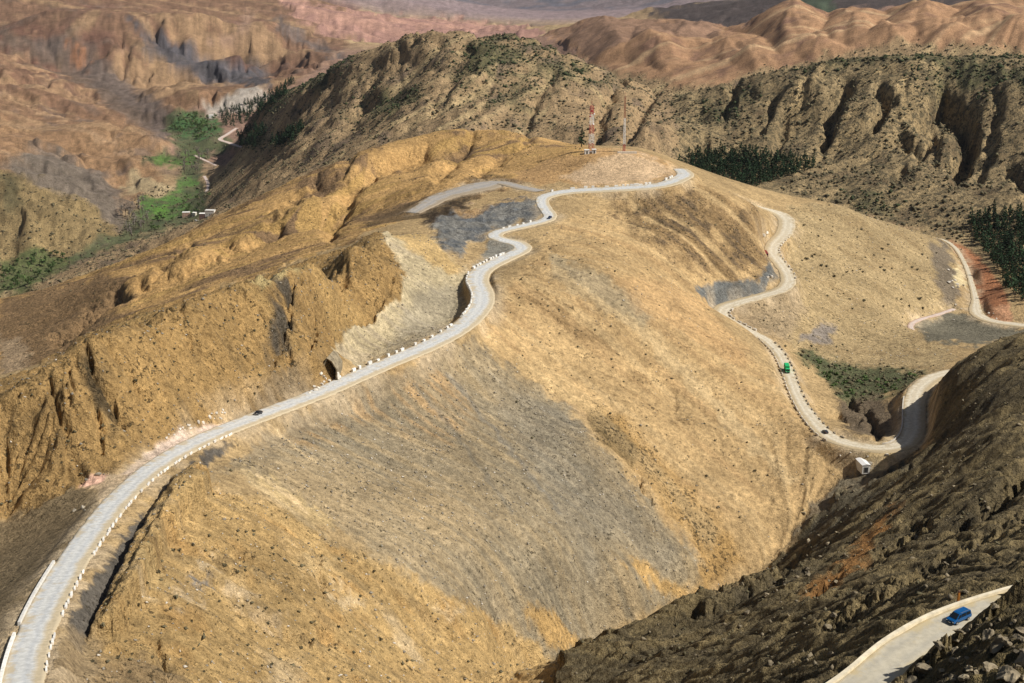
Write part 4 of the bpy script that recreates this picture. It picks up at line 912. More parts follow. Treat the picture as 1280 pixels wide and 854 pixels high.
# ------------------------------------------------------------------ vehicles (x forward, y left, wheels on z = 0)
def wheel(parent, x, y, r, w):
    t = MB().cyl((x, y, r), (0, 1, 0), r, w, 14).build("wheel", M_TYRE, parent)
    MB().cyl((x, y + math.copysign(w/2 + .005, y), r), (0, 1, 0), r * .62, .03, 10).build("rim", M_RIM, t)
def vehicle(kind, name, label, loc, rz, pitch, paint):
    root = empty(name, loc, 0, label, "car" if kind != 'van' else "van")
    root.rotation_euler = (0, -pitch, rz)
    if kind == 'van':
        L_, W_, H_, hood = 4.6, 1.86, 1.86, .95
        body = [(-2.28,.42),(2.22,.38),(2.32,.62),(2.26,.86),(1.55,1.08),(-2.22,1.12),(-2.32,.8)]
        cab = [(1.62,1.03),(.72,1.74),(.35,1.83),(-1.9,1.84),(-2.12,1.74),(-2.26,1.06)]
        side = [[(1.28,1.10),(.72,1.62),(.30,1.66),(.30,1.10)],[(.22,1.10),(.22,1.66),(-.86,1.67),(-.86,1.10)],[(-.94,1.10),(-.94,1.67),(-1.94,1.64),(-2.06,1.12)]]
        ws = [(1.64,1.06),(.74,1.765)]; rw = [(-2.285,1.14),(-2.145,1.70)]
        wx, wr = (1.45, -1.4), .33
    else:
        L_, W_, H_ = 4.3, 1.76, 1.45
        body = [(-2.05,.36),(2.05,.34),(2.16,.55),(2.06,.74),(1.0,.92),(-1.6,.96),(-2.08,.90),(-2.16,.6)]
        cab = [(1.08,.88),(.30,1.36),(-.1,1.44),(-1.0,1.42),(-1.45,1.28),(-1.9,.93)]
        side = [[(.80,.95),(.24,1.29),(-.22,1.32),(-.22,.95)],[(-.30,.95),(-.30,1.32),(-1.0,1.30),(-1.45,1.0)]]
        ws = [(1.10,.90),(.32,1.385)]; rw = [(-1.94,.95),(-1.48,1.285)]
        wx, wr = (1.32, -1.3), .31
    hw = W_ / 2; zt = cab[2][1]; zb = cab[0][1]
    b = MB().extrude(body, -hw, hw, lambda z: .06 if z < .5 else (.05 if z > .85 else 0)).build("body", paint, root)
    md = b.modifiers.new("bevel", 'BEVEL'); md.width = .06; md.segments = 2
    c = MB().extrude(cab, -hw + .06, hw - .06, lambda z: .16 * (z - zb) / (zt - zb)).build("cabin", paint, root)
    md = c.modifiers.new("bevel", 'BEVEL'); md.width = .05; md.segments = 2
    ins = lambda z: hw - .06 - .16 * (z - zb) / (zt - zb) + .012
    for poly in side:
        for s_ in (1, -1):
            n = len(poly); V = [(x, s_ * ins(z), z) for x, z in poly] + [(x, s_ * (ins(z) - .03), z) for x, z in poly]
            MB().add(V, [tuple(range(n)), tuple(range(2*n-1, n-1, -1))] + [(i, (i+1)%n, n+(i+1)%n, n+i) for i in range(n)]).build("side_window", M_GLASS, root)
    def pane(nm, seg, d):
        (xa, za), (xb, zb_) = seg; dx, dz = (.02 * d, .015)
        wa, wb = ins(za) - .10, ins(zb_) - .10
        V = [(xa+dx,-wa,za+dz+.04),(xa+dx,wa,za+dz+.04),(xb+dx,wb,zb_+dz-.04),(xb+dx,-wb,zb_+dz-.04)]; V += [(x - dx*2.5, y, z - .03) for x, y, z in V]
        MB().add(V, [(0,1,2,3),(7,6,5,4),(0,4,5,1),(1,5,6,2),(2,6,7,3),(3,7,4,0)]).build(nm, M_GLASS, root)
    pane("windscreen", ws, 1); pane("rear_window", rw, -1)
    fx = body[2][0]
    for s_ in (1, -1):
        MB().box(fx - .16, fx + .01, s_*hw*.72 - .17, s_*hw*.72 + .17, .60, .76, .03).build("headlight", M_LAMP, root)
        MB().box(-fx - .01, -fx + .12, s_*hw*.80 - .10, s_*hw*.80 + .10, .66, .92, .03).build("tail_light", M_TAIL, root)
        MB().box(.85, 1.05, s_*(hw + .09) - .09, s_*(hw + .09) + .09, zb + .06, zb + .2, .03).build("wing_mirror", paint, root)
        for x in wx: wheel(root, x, s_ * (hw - .10), wr, .22)
    MB().box(fx - .05, fx + .04, -hw*.8, hw*.8, .34, .50, .03).build("bumper", M_BLACKP, root)
    MB().box(fx + .035, fx + .055, -.26, .26, .40, .50).build("number_plate", M_PLATE, root)
    if kind == 'van':
        for s_ in (1, -1): MB().bar((.4, s_*.68, 1.90), (-1.8, s_*.68, 1.90), .03).build("roof_rail", M_RIM, root)
        MB().box(fx - .03, fx + .02, -.5, .5, .62, .74, .02).build("grille", M_BLACKP, root)
    return root
P_BLUE = simple_mat("blue_car_paint", (.006, .10, .30), .25, .2, None, 0, .5)
P_BLACK = simple_mat("black_car_paint", (.020, .022, .028), .22, .1, None, 0, .5)
P_NAVY = simple_mat("dark_blue_car_paint", (.02, .04, .10), .3, .1, None, 0, .5)
P_GREY = simple_mat("dark_grey_car_paint", (.05, .05, .055), .3, .1, None, 0, .5)
P_GREEN = simple_mat("green_truck_paint", (.02, .42, .14), .45, 0, 1.5, .12)
P_DRED = simple_mat("dark_red_truck_paint", (.22, .035, .025), .5, 0, 1.5, .2)
p, h, s_ = road_at('mountain_road', 1201, 775, -.6); vehicle('van', 'people_carrier', 'bright blue people carrier driving on the pale road at the bottom right', p, h + math.pi, -s_, P_BLUE)
p, h, s_ = road_at('road', 329, 521, -1.6); vehicle('car', 'car', 'black car on the wide grey road beside the pale gravel turnout', p, h + math.pi, -s_, P_BLACK)
p, h, s_ = road_at('road', 686, 273, .8); vehicle('car', 'car', 'small dark blue car in the bend of the grey road below the mast mound', p, h + math.pi, -s_, P_NAVY)
p, h, s_ = road_at('gravel_road', 1030, 541, -.5); vehicle('car', 'car', 'dark grey car on the lower gravel road just above the white shed', p, h + math.pi, -s_, P_GREY)

def truck(label, p, h, pitch, paint, Lb=5.2, Hb=2.55):
    root = empty('truck', p, 0, label, "truck"); root.rotation_euler = (0, -pitch, h)
    MB().box(-4.0, 3.6, -.55, .55, .62, .92).build("chassis", M_BLACKP, root)
    c = MB().extrude([(3.75,.55),(3.8,1.5),(3.5,2.55),(3.2,2.72),(1.95,2.72),(1.95,.55)], -1.2, 1.2, lambda z: .08 if z > 2.3 else 0).build("cab", paint, root)
    md = c.modifiers.new("bevel", 'BEVEL'); md.width = .07; md.segments = 2
    V = [(3.83,-1.0,1.55),(3.83,1.0,1.55),(3.565,.95,2.40),(3.565,-.95,2.40)]; V += [(x-.06,y,z) for x,y,z in V]
    MB().add(V, [(0,1,2,3),(7,6,5,4),(0,4,5,1),(1,5,6,2),(2,6,7,3),(3,7,4,0)]).build("windscreen", M_GLASS, root)
    for s in (1, -1):
        MB().box(2.35, 3.35, s*1.205-.015, s*1.205+.015, 1.5, 2.3).build("side_window", M_GLASS, root)
        MB().box(3.74, 3.84, s*.85-.2, s*.85+.2, .85, 1.1, .03).build("headlight", M_LAMP, root)
        for x in (2.85, -1.6, -2.9): wheel(root, x, s*1.05, .5, .32)
    MB().box(3.70, 3.92, -1.2, 1.2, .5, .78, .04).build("bumper", M_BLACKP, root)
    b = MB().box(-4.1, -4.1 + Lb + .5, -1.25, 1.25, 1.0, 1.0 + Hb, .05).build("cargo_box", paint, root)
    for i in range(7):
        x = -3.9 + i * .75
        for s in (1, -1): MB().box(x, x + .1, s*1.27-.03, s*1.27+.03, 1.05, 1.0 + Hb - .05).build("side_rib", paint, b)
    t = MB().box(-4.0, -4.0 + Lb + .3, -1.15, 1.15, 1.0 + Hb + .005, 1.0 + Hb + .12, .04).build("tarpaulin", paint, b)
    return root
p, h, s_ = road_at('gravel_road', 988, 463, .6); truck('bright green truck driving along the lower gravel road', p, h, s_, P_GREEN)
p, h, s_ = road_at('gravel_road', 961, 324, 5.5); truck('dark red truck parked beside the upper bend of the gravel road', p, h, s_, P_DRED, 4.6, 1.5)

# ------------------------------------------------------------------ kerb blocks and low walls along the roads
def edge_run(name, p0, p1, side, off, gap, size, label, group, jitter=.25, mat=M_WHITE, skip=.0, nm='kerb_block'):
    P = ROADPTS[name]; a, b, _ = to_px(P[:, 0], P[:, 1], P[:, 2])
    i0 = int(np.argmin((a-p0[0])**2 + (b-p0[1])**2)); i1 = int(np.argmin((a-p1[0])**2 + (b-p1[1])**2))
    if i1 < i0: i0, i1 = i1, i0
    Q_ = P[i0:i1+1]; t = tangents(Q_); d = np.r_[0, np.cumsum(np.linalg.norm(np.diff(Q_[:, :2], axis=0), axis=1))]
    l, w, hgt = size
    proto = MB().box(-l/2, l/2, -w/2, w/2, -.5, hgt, .06, .02).mesh(nm, mat)
    s = gap / 2
    out = []
    while s < d[-1]:
        i = min(int(np.searchsorted(d, s)), len(Q_) - 1)
        if random.random() >= skip:
            n = np.array([t[i, 1], -t[i, 0]]) * side; o_ = Q_[i, 3] + off + random.uniform(-.1, .1)
            ob = bpy.data.objects.new(nm, proto); COL.objects.link(ob)
            ob.location = (Q_[i, 0] + n[0]*o_, Q_[i, 1] + n[1]*o_, Q_[i, 2] + CAMZ - .02)
            ob.rotation_euler = (random.uniform(-.03, .03), random.uniform(-.03, .03), math.atan2(t[i, 1], t[i, 0]) + random.uniform(-.06, .06))
            ob.scale = (random.uniform(.6, 1.25), random.uniform(.8, 1.1), random.uniform(.55, 1.1))
            tag(ob, label, "kerb block", group); out.append(ob)
        s += gap * random.uniform(1 - jitter, 1 + jitter)
    return out
edge_run('road', (40,850), (275,550), 1, .3, 4.3, (2.1, .45, .5), 'white painted kerb block edging the near stretch of grey road above the dark trench', 'white kerb blocks on the near road edge', skip=.2)
edge_run('road', (432,470), (585,405), -1, .2, 6.4, (2.4, .9, 1.2), 'white kerb block on the far edge of the grey road below the pale cutting', 'white kerb blocks below the pale cutting', skip=.12, jitter=.4)
edge_run('road', (590,395), (600,340), -1, .1, 3.4, (2.2, .8, 1.0), 'white kerb block topping the retaining wall at the inside bend of the grey road', 'white kerb blocks on the retaining wall')
edge_run('road', (603,338), (640,322), -1, .2, 4.0, (2.4, 1.1, 1.2), 'chunky white kerb block where the grey road enters its hairpin', 'white kerb blocks at the hairpin')
edge_run('road', (628,288), (676,277), -1, .1, 6.5, (2.2, .8, 1.0), 'white kerb block on the short straight between the hairpins', 'white kerb blocks between the hairpins', skip=.3)
edge_run('road', (694,244), (852,224), -1, .2, 5.2, (2.6, 1.0, 1.3), 'white kerb block on the far edge of the road skirting the mast mound', 'white kerb blocks below the mast mound', skip=.25, jitter=.5)
edge_run('gravel_road', (944,418), (1040,547), 1, .1, 5.2, (3.0, .6, .9), 'stone kerb block on the drop side of the gravel road by the green truck', 'kerb blocks on the lower gravel road', mat=M_STONE_W)
edge_run('gravel_road', (958,425), (1050,551), -1, .1, 6.8, (2.6, .6, .8), 'stone kerb block on the inner side of the gravel road by the green truck', 'inner kerb blocks on the lower gravel road', mat=M_STONE_K)
edge_run('gravel_road', (985,300), (984,352), -1, .2, 7.5, (3.0, .7, .9), 'pale kerb block on the outer edge of the upper gravel bend', 'kerb blocks on the upper gravel bend', mat=M_STONE_W)
edge_run('gravel_road', (905,384), (940,414), -1, .2, 5.5, (3.0, .9, 1.0), 'pale kerb block where the gravel road disappears behind the hill', 'kerb blocks behind the hill edge', mat=M_STONE_W)

def edge_wall(nm, name, p0, p1, side, off, w, hgt, depth, mat, label, cat):
    P = ROADPTS[name]; a, b, _ = to_px(P[:, 0], P[:, 1], P[:, 2])
    i0 = int(np.argmin((a-p0[0])**2 + (b-p0[1])**2)); i1 = int(np.argmin((a-p1[0])**2 + (b-p1[1])**2))
    if i1 < i0: i0, i1 = i1, i0
    t = tangents(P); m = MB(); V = []
    idx = list(range(i0, i1 + 1))
    for i in idx:
        n = np.array([t[i, 1], -t[i, 0]]) * side; c = P[i, :2] + n * (P[i, 3] + off)
        z = P[i, 2] + CAMZ + .05 * float(perlin(i * .37, 2.2, 5))
        for dn, dz in ((-w/2, -depth), (-w/2, hgt), (w/2, hgt), (w/2 + .12 * depth, -depth)):
            V.append((c[0] + n[0]*dn, c[1] + n[1]*dn, z + dz))
    F = [(4*k+j, 4*k+(j+1)%4, 4*k+4+(j+1)%4, 4*k+4+j) for k in range(len(idx)-1) for j in range(4)] + [(3,2,1,0), tuple(4*(len(idx)-1)+j for j in range(4))]
    o = m.add(V, F).build(nm, mat); tag(o, label, cat); return o
edge_wall('low_wall', 'road', (8,860), (36,790), -1, .3, .55, .75, .8, M_WHITE, 'long low white wall on the left road edge at the bottom corner', 'wall')
edge_wall('low_wall', 'road', (44,776), (86,700), -1, .3, .55, .70, .8, M_WHITE, 'long low white wall on the left road edge above the bottom corner one', 'wall')
edge_wall('retaining_wall', 'road', (594,400), (600,340), -1, .35, .7, .05, 6.0, M_CONC, 'shaded retaining wall holding up the grey road at its inside bend', 'wall')
edge_wall('low_wall', 'mountain_road', (1040,890), (1300,746), -1, .35, .7, .55, 1.2, M_KERB, 'low cream kerb wall along the outer edge of the road with the blue people carrier', 'wall')
edge_wall('low_wall', 'gravel_road', (1146,498), (1105,561), -1, .4, .6, .5, .8, M_STONE_W, 'pale low wall inside the lower loop of the gravel road', 'wall')

# ------------------------------------------------------------------ orange post by the blue car
p, h, s_ = road_at('mountain_road', 1222, 768, -5.6); p.z = float(ground(p.x, p.y)) + CAMZ
r_ = empty('marker_post', p, 0, 'rusty orange roadside marker post behind the low cream kerb wall', 'post')
MB().box(-.32, .32, -.28, .28, -.3, .35, .05, .04).build('base', M_CONC, r_)
MB().box(-.24, .24, -.2, .2, .35, 2.1, .05, .07).build('post', M_ORANGE, r_)
MB().box(-.2, .2, -.16, .16, 2.1, 2.35, .04, .03).build('cap', simple_mat("dark_rust", (.12, .05, .03), .8), r_)

# ------------------------------------------------------------------ white shed beside the lower loop
p = spot(1078, 588, 560); p.z += .9
r_ = empty('shed', p, math.radians(8), 'white windowless shed with a dark doorway below the lower gravel loop', 'shed')
MB().box(-1.9, 1.9, -4.2, 4.2, -1.0, 3.4, .05).build('walls', M_WHITE, r_)
rf = MB().extrude([(-2.1,3.38),(2.1,3.38),(2.1,3.5),(0,4.1),(-2.1,3.5)], -4.4, 4.4).build('roof', simple_mat("white_roof_sheet", (.82, .80, .76), .5, 0, 1, .08), r_)
rr = MB()
for i in range(9): rr.box(-2.0, 2.0, -4.2 + i*1.05, -4.12 + i*1.05, 3.5, 3.52)
dr = MB().box(-.9, .9, -4.26, -4.18, -.3, 2.3).build('doorway', M_BLACKP, r_)
MB().box(-1.05, -.9, -4.30, -4.16, -.3, 2.42).build('frame', M_STONE_K, dr); MB().box(.9, 1.05, -4.30, -4.16, -.3, 2.42).build('frame', M_STONE_K, dr)

# ------------------------------------------------------------------ masts on the mound
def lattice(parent, h, w0, w1, bands, r):
    """square lattice in painted sections, each section a part"""
    z = 0.0
    tot = sum(b[0] for b in bands)
    for frac, mat in bands:
        z1 = z + h * frac / tot; m = MB(); n = max(1, round((z1 - z) / 2.6))
        W = lambda q: (w0 + (w1 - w0) * q / h) / 2
        for k in range(n):
            a, b = z + (z1 - z) * k / n, z + (z1 - z) * (k + 1) / n; wa, wb = W(a), W(b)
            C_ = lambda w, q: [(-w,-w,q),(w,-w,q),(w,w,q),(-w,w,q)]
            A_, B_ = C_(wa, a), C_(wb, b)
            for i in range(4):
                m.bar(A_[i], B_[i], r); j = (i + 1) % 4
                m.bar(A_[i], B_[j], r * .6); m.bar(A_[j], B_[i], r * .6); m.bar(B_[i], B_[j], r * .6)
        m.build('mast_section', mat, parent); z = z1
def mast_base(px, py): 
    q = spot(px, py, 900); q.z += 0; return q
pm = from_px(739, 186.5, 1041); pm = Vector((pm[0], pm[1], float(ground(pm[0], pm[1])) + CAMZ))
r_ = empty('radio_mast', pm, .3, 'red and white banded lattice mast with drum aerials, the broader left one', 'mast')
lattice(r_, 33.5, 3.4, 2.0, [(1.0, M_RED), (1.2, M_MWHITE), (1.1, M_RED), (1.25, M_MWHITE), (1.1, M_RED)], .11)
for k, (z, a) in enumerate([(30, -1.8), (27.5, -.6), (26, -2.6), (20.5, -1.2), (16, -.3), (12, -2.0)]):
    d = Vector((math.cos(a), math.sin(a), 0)); c = d * 1.9 + Vector((0, 0, z))
    MB().bar(c - d * .3, c + d * .35, .7 - .05 * k, 12).build('drum_aerial', M_MWHITE if k % 2 else M_RED, r_)
MB().bar((0, 0, 33), (0, 0, 37), .12, 5).build('tip_rod', M_RED, r_)
MB().box(-3, 3, -3, 3, -1.2, .25, .1).build('base_slab', M_CONC, r_)
pm2 = from_px(780, 187, 1036); pm2 = Vector((pm2[0], pm2[1], float(ground(pm2[0], pm2[1])) + CAMZ))
r_ = empty('radio_mast', pm2, .1, 'slim white mast with red foot and faded red top, right of the banded one', 'mast')
lattice(r_, 40, 1.5, .7, [(.9, M_RED), (3.0, M_MWHITE), (2.4, simple_mat("faded_red", (.42, .20, .12), .7))], .11)
MB().box(-1.6, 1.6, -1.6, 1.6, -1, .3, .1).build('base_slab', M_CONC, r_)
MB().bar((0, 0, 40), (0, 0, 43), .06, 5).build('tip_rod', M_RED, r_)
def hut(p, rz, w, l, h, label, wallm, cat='hut', nm='equipment_hut', group=None, win=True):
    r_ = empty(nm, p, rz, label, cat, group)
    MB().box(-w/2, w/2, -l/2, l/2, -2.5, h, .04).build('walls', wallm, r_)
    MB().box(-w/2 - .25, w/2 + .25, -l/2 - .25, l/2 + .25, h + .003, h + .32, .05).build('roof', M_WHITE, r_)
    d = MB().box(-.5, .5, -l/2 - .04, -l/2 + .02, 0, 2.05).build('door', M_BLACKP, r_)
    MB().box(.32, .4, -l/2 - .09, -l/2 - .035, .95, 1.1).build('handle', M_RIM, d)
    if win:
        for x in ([-w/4 - .5, w/4 + .5] if w > 5 else []):
            f_ = MB().box(x - .6, x + .6, -l/2 - .05, -l/2 + .02, 1.0, 2.1).build('window', M_STONE_W, r_)
            MB().box(x - .48, x + .48, -l/2 - .07, -l/2 - .04, 1.1, 2.0).build('pane', M_GLASS, f_)
    return r_
for px, w, lab in [(733.5, 3.4, 'small white equipment hut left of the banded mast foot'), (742.5, 2.8, 'small white equipment hut right of the banded mast foot')]:
    q = from_px(px, 187, 1036); hut(Vector((q[0], q[1], float(ground(q[0], q[1])) + CAMZ)), .1, w, 3, 2.7, lab, M_WHITE)
q = from_px(784, 188.5, 1032); q = Vector((q[0], q[1], float(ground(q[0], q[1])) + CAMZ))
o = MB().box(-7, 7, -.3, .3, -1.5, 1.5, .06).build('low_wall', M_STONE_W); o.location = q; tag(o, 'pale low wall at the foot of the slim mast', 'wall')

# ------------------------------------------------------------------ village in the valley
M_MUD = simple_mat("mud_plaster", (.46, .30, .22), .95, 0, .5, .2)
M_MUDK = simple_mat("dark_mud_plaster", (.17, .10, .08), .95, 0, .5, .2)
vill = [(233, 270.5, 13, 9, 7.5, .1, M_MUD, 'white roofed village house at the left end beside the fields'), (243, 270, 7, 7, 6, -.2, M_STONE_W, 'small pale house between the two larger village houses'),
        (256, 272.5, 15, 8, 7, .05, M_MUDK, 'long village house with dark walls in the middle of the village'), (263, 268.5, 14, 8, 7, -.1, M_WHITE, 'white house at the right end of the village behind the dark one'),
        (264, 147, 11, 9, 6, .2, M_WHITE, 'lone white house at the top of the far green orchard')]
for px, py, w, l, hgt, rz, wm, lab in vill:
    hut(spot(px, py, 1700), rz, w, l, hgt, lab, wm, 'house', 'house')
q1, q2 = spot(244, 276, 1700), spot(254, 279.5, 1700)
o = MB().bar((0,0,.6), tuple(q2 - q1 + Vector((0,0,.6))), 1.6, 4).build('low_wall', M_WHITE); o.location = q1; tag(o, 'white wall sloping down in front of the village houses', 'wall')

# ------------------------------------------------------------------ rocks
def rock_mesh(seed, mat, sub=2, rough=.35, sx=1, sy=1, sz=.8):
    bm = bmesh.new(); bmesh.ops.create_icosphere(bm, subdivisions=sub, radius=1.0)
    rr = random.Random(seed)
    planes = [(Vector((rr.gauss(0,1), rr.gauss(0,1), rr.gauss(0,1))).normalized(), rr.uniform(.45, .85)) for _ in range(11)]
    for v in bm.verts:
        for n_, d_ in planes:
            e_ = v.co.dot(n_) - d_
            if e_ > 0: v.co -= n_ * e_
        v.co *= 1 + rough * .3 * float(perlin(v.co.x * 2 + seed, v.co.y * 2 + v.co.z * 1.7, seed))
        v.co = Vector((v.co.x * sx, v.co.y * sy, v.co.z * sz))
    me = bpy.data.meshes.new('boulder'); bm.to_mesh(me); bm.free(); me.materials.append(mat); return me
rocks_w = [rock_mesh(s, M_STONE_W) for s in (1, 2, 3)]
rocks_d = [rock_mesh(s, M_STONE_D, 3, 1.0, 1.2, 1, .8) for s in (11, 12, 13, 14, 15)]
rocks_k = [rock_mesh(s, M_STONE_K, 2, .5) for s in (21, 22, 23)]
def size_word(adj, r, a, b): return ('small ' if r < a else ('large ' if r > b else 'medium sized ')) + adj
def put_rock(me, p, r, label, group=None, sink=.35, nm='boulder', cat='boulder'):
    o = bpy.data.objects.new(nm, me); COL.objects.link(o); o.location = p + Vector((0, 0, r * (.8 - sink) * .6)); o.scale = (r * random.uniform(.8, 1.3), r * random.uniform(.8, 1.2), r * random.uniform(.7, 1.1))
    o.rotation_euler = (random.uniform(-.4, .4), random.uniform(-.4, .4), random.uniform(0, 6.3)); tag(o, label, cat, group); return o
for px, py, r in [(401,468,1.0),(404,471,.8),(407,474,.9),(405,478,.8),(412,477,.9),(402,481,.9),(393,484,.9),(398,486,1.0),(408,482,.8),(388,490,.7),(418,452,1.0),(423,450,1.1),(420,447,1.2),(394,489,1.1),(387,492,.9)]:
    put_rock(random.choice(rocks_w), spot(px, py, 480), r, 'whitish boulder tumbled beside the road near the black rock fin', 'white boulders beside the black rock fin')
q = spot(413, 470, 480); r_ = empty('rock_hollow', q + Vector((0, -1.0, -1.2)), math.radians(-6), 'black hollow in the rock where the golden spur meets the road', 'cave')
inner = [(-2.0, 0), (-2.3, 5.5), (-1.1, 8.6), (.6, 7.4), (2.4, 4.2), (2.1, 0)]; outer = [(-2.3, -1.5), (-2.7, 5.8), (-1.2, 9.1), (.9, 7.9), (2.9, 4.4), (2.7, -1.5)]
n6 = 6; V = [(x, 0, z) for x, z in outer] + [(x, .2, z) for x, z in inner] + [(x, 11, z) for x, z in inner] + [(x * .9, 12, z * .95) for x, z in outer]
F = [(i, (i+1) % n6, n6 + (i+1) % n6, n6 + i) for i in range(n6)] + [(n6 + i, n6 + (i+1) % n6, 2*n6 + (i+1) % n6, 2*n6 + i) for i in range(n6)] + [tuple(range(2*n6, 3*n6))] + [(i, 3*n6 + i, 3*n6 + (i+1) % n6, (i+1) % n6) for i in range(n6)] + [tuple(range(4*n6 - 1, 3*n6 - 1, -1))]
MB().add(V, F).build('rock_mouth', M_STONE_D, r_)
lip = rock_mesh(33, M_STONE_W, 2, .5, .6, .8, 1.5); o = bpy.data.objects.new('pale_lip', lip); COL.objects.link(o); o.parent = r_; o.location = (3.3, .2, 1.6); o.scale = (1.3, 1.4, 1.2)
# foreground mound
k = 0; tries = 0
while k < 70 and tries < 900:
    tries += 1
    px, py = random.uniform(1125, 1285), random.uniform(742, 858)
    q = spot(px, py, 60)
    if q.z < CAMZ - 130 or math.hypot(q.x, q.y) > 214: continue
    dq_ = min(math.hypot(q.x - a[0], q.y - a[1]) - a[3] for a in ROADPTS['mountain_road'][::3])
    if dq_ < (4.5 if px > 1150 and py < 812 else 1.2): continue
    rr_ = random.choice([.3, .35, .4, .5, .6, .8, 1.0, 1.3])
    put_rock(random.choice(rocks_d), q, rr_, size_word('jagged brown', rr_, .55, .95) + (' boulder on the lit crest of the mound by the people carrier' if py < 775 else (' boulder in the bottom right corner of the shadowy mound' if px > 1215 else ' boulder on the roadside flank of the shadowy mound')), 'boulders on the foreground mound'); k += 1
for (x0, x1, y0, y1, n_, meshes, rmin, rmax, lab, grp, tm) in [
    (880, 1270, 600, 840, 40, rocks_d, .5, 1.2, 'dark boulder on the shaded slope above the people carrier road', 'boulders on the dark slope', 240),
    (90, 140, 590, 640, 7, rocks_k, .6, 1.3, 'brown boulder beside the pink gravel turnout', 'boulders by the pink turnout', 300),
    (1185, 1215, 330, 362, 8, rocks_w, .9, 1.9, 'cream boulder in the rubble beside the orange earth strip', 'cream boulders by the orange earth', 800),
    (1180, 1262, 380, 402, 8, rocks_w, .7, 1.5, 'pale boulder at the foot of the orange earth strip', 'pale boulders below the orange earth', 800),
    (952, 960, 290, 297, 3, rocks_w, 1.2, 2.0, 'whitish boulder inside the upper gravel bend', 'white boulders in the gravel bend', 800),
    (958, 966, 347, 350, 2, rocks_w, 1.2, 1.7, 'whitish boulder on the slate grey patch by the gravel road', 'white boulders on the slate patch', 800),
    (1040, 1130, 560, 572, 8, rocks_w, .5, 1.1, 'pale stone along the lower gravel loop near the shed', 'stones by the shed', 560),
    (1084, 1100, 578, 588, 6, rocks_k, .9, 1.6, 'dark stone in the rubble heap beside the white shed', 'rubble beside the shed', 560),
    (965, 969, 436, 438, 1, rocks_k, 1.0, 1.0, 'dark rock lying on the gravel road above the green truck', None, 700)]:
    for _ in range(n_):
        q = spot(random.uniform(x0, x1), random.uniform(y0, y1), tm); rr_ = random.uniform(rmin, rmax)
        if min(float(np.min(np.hypot(q.x - P_[:, 0], q.y - P_[:, 1]) - P_[:, 3])) for nm_, P_ in ROADPTS.items()) < .6 and n_ > 1: continue
        if 'dark slope' in str(grp) and min(math.hypot(q.x - a[0], q.y - a[1]) - a[3] for a in ROADPTS['mountain_road'][::3]) < 4: continue
        put_rock(random.choice(meshes), q, rr_, (size_word('', rr_, rmin + .35 * (rmax - rmin), rmin + .7 * (rmax - rmin)).strip() + ' ' + lab) if n_ > 5 else lab, grp)

for k in range(22):
    x = random.uniform(206, 288); q = spot(x, 549 - (x - 206) * .42 + random.uniform(-6, 5), 380)
    if min(math.hypot(q.x - a[0], q.y - a[1]) - a[3] for a in ROADPTS['road'][::2]) < .5: continue
    put_rock(random.choice(rocks_w), q, random.uniform(.3, .8), 'pale pinkish rubble stone on the roadside turnout left of the black car', 'rubble on the roadside turnout')
# ------------------------------------------------------------------ trees
def leaf_mass(m, rr, c, r, n, sz):
    """n small leaf-sized triangles pairs scattered through an ellipsoid"""
    for _ in range(n):
        d = Vector((rr.gauss(0,1), rr.gauss(0,1), rr.gauss(0,1))).normalized() * (rr.random() ** .45)
        p = Vector((c[0] + d.x*r[0], c[1] + d.y*r[1], c[2] + d.z*r[2]))
        a = Vector((rr.gauss(0,1), rr.gauss(0,1), rr.gauss(0,.6))).normalized() * sz * rr.uniform(.6, 1.3); b = a.cross(Vector((rr.gauss(0,1), rr.gauss(0,1), rr.gauss(0,1)))).normalized() * sz * rr.uniform(.5, 1)
        m.add([p - a, p + b, p + a, p - b], [(0, 1, 2, 3)])
def pine_meshes(seed):
    rr = random.Random(seed); tr = MB().bar((0,0,-.8), (0,0,7.2), .28, 6, .06)
    for k in range(7):
        z = 1.6 + k * .8; a = k * 2.4; l = 2.2 * (1 - k / 9); tr.bar((0,0,z), (math.cos(a)*l, math.sin(a)*l, z + .1), .06, 3, .02)
    cr = MB()
    for k in range(9):
        z = 1.5 + k * .78; w = 2.5 * (1 - (k / 9.5) ** 1.2) * rr.uniform(.8, 1.15)
        leaf_mass(cr, rr, (rr.uniform(-.25,.25), rr.uniform(-.25,.25), z), (w, w, .55), 11, .62 * (1 - .04*k))
    return tr.mesh('trunk', M_BARK), cr.mesh('crown', M_PINE)
pines = [pine_meshes(s) for s in (1, 2, 3, 4)]
def put_tree(nm, meshes, p, s, label, group, cat='tree'):
    r_ = empty(nm, p, random.uniform(0, 6.3), label, cat, group); r_.scale = (s * random.uniform(.85, 1.15),) * 2 + (s,)
    for me, n_ in zip(meshes, ('trunk', 'crown')):
        o = bpy.data.objects.new(n_, me); COL.objects.link(o); o.parent = r_
    return r_
def in_poly(x, y, P):
    c = False
    for (ax, ay), (bx, by) in zip(P, P[1:] + P[:1]):
        if (ay > y) != (by > y) and x < (bx - ax) * (y - ay) / (by - ay) + ax: c = not c
    return c
def stand(poly, n, tmin, spacing):
    xs = [p[0] for p in poly]; ys = [p[1] for p in poly]; out = []; tr_ = 0
    while len(out) < n and tr_ < n * 12:
        tr_ += 1; x, y = random.uniform(min(xs), max(xs)), random.uniform(min(ys), max(ys))
        if not in_poly(x, y, poly): continue
        q = spot(x, y, tmin)
        if all((q.x-o.x)**2 + (q.y-o.y)**2 > spacing**2 for o in out): out.append(q)
    return out
woodA = stand([(846,205),(872,192),(920,192),(960,198),(1015,200),(1022,210),(990,220),(960,228),(935,240),(915,232),(880,222)], 260, 1300, 4.2)
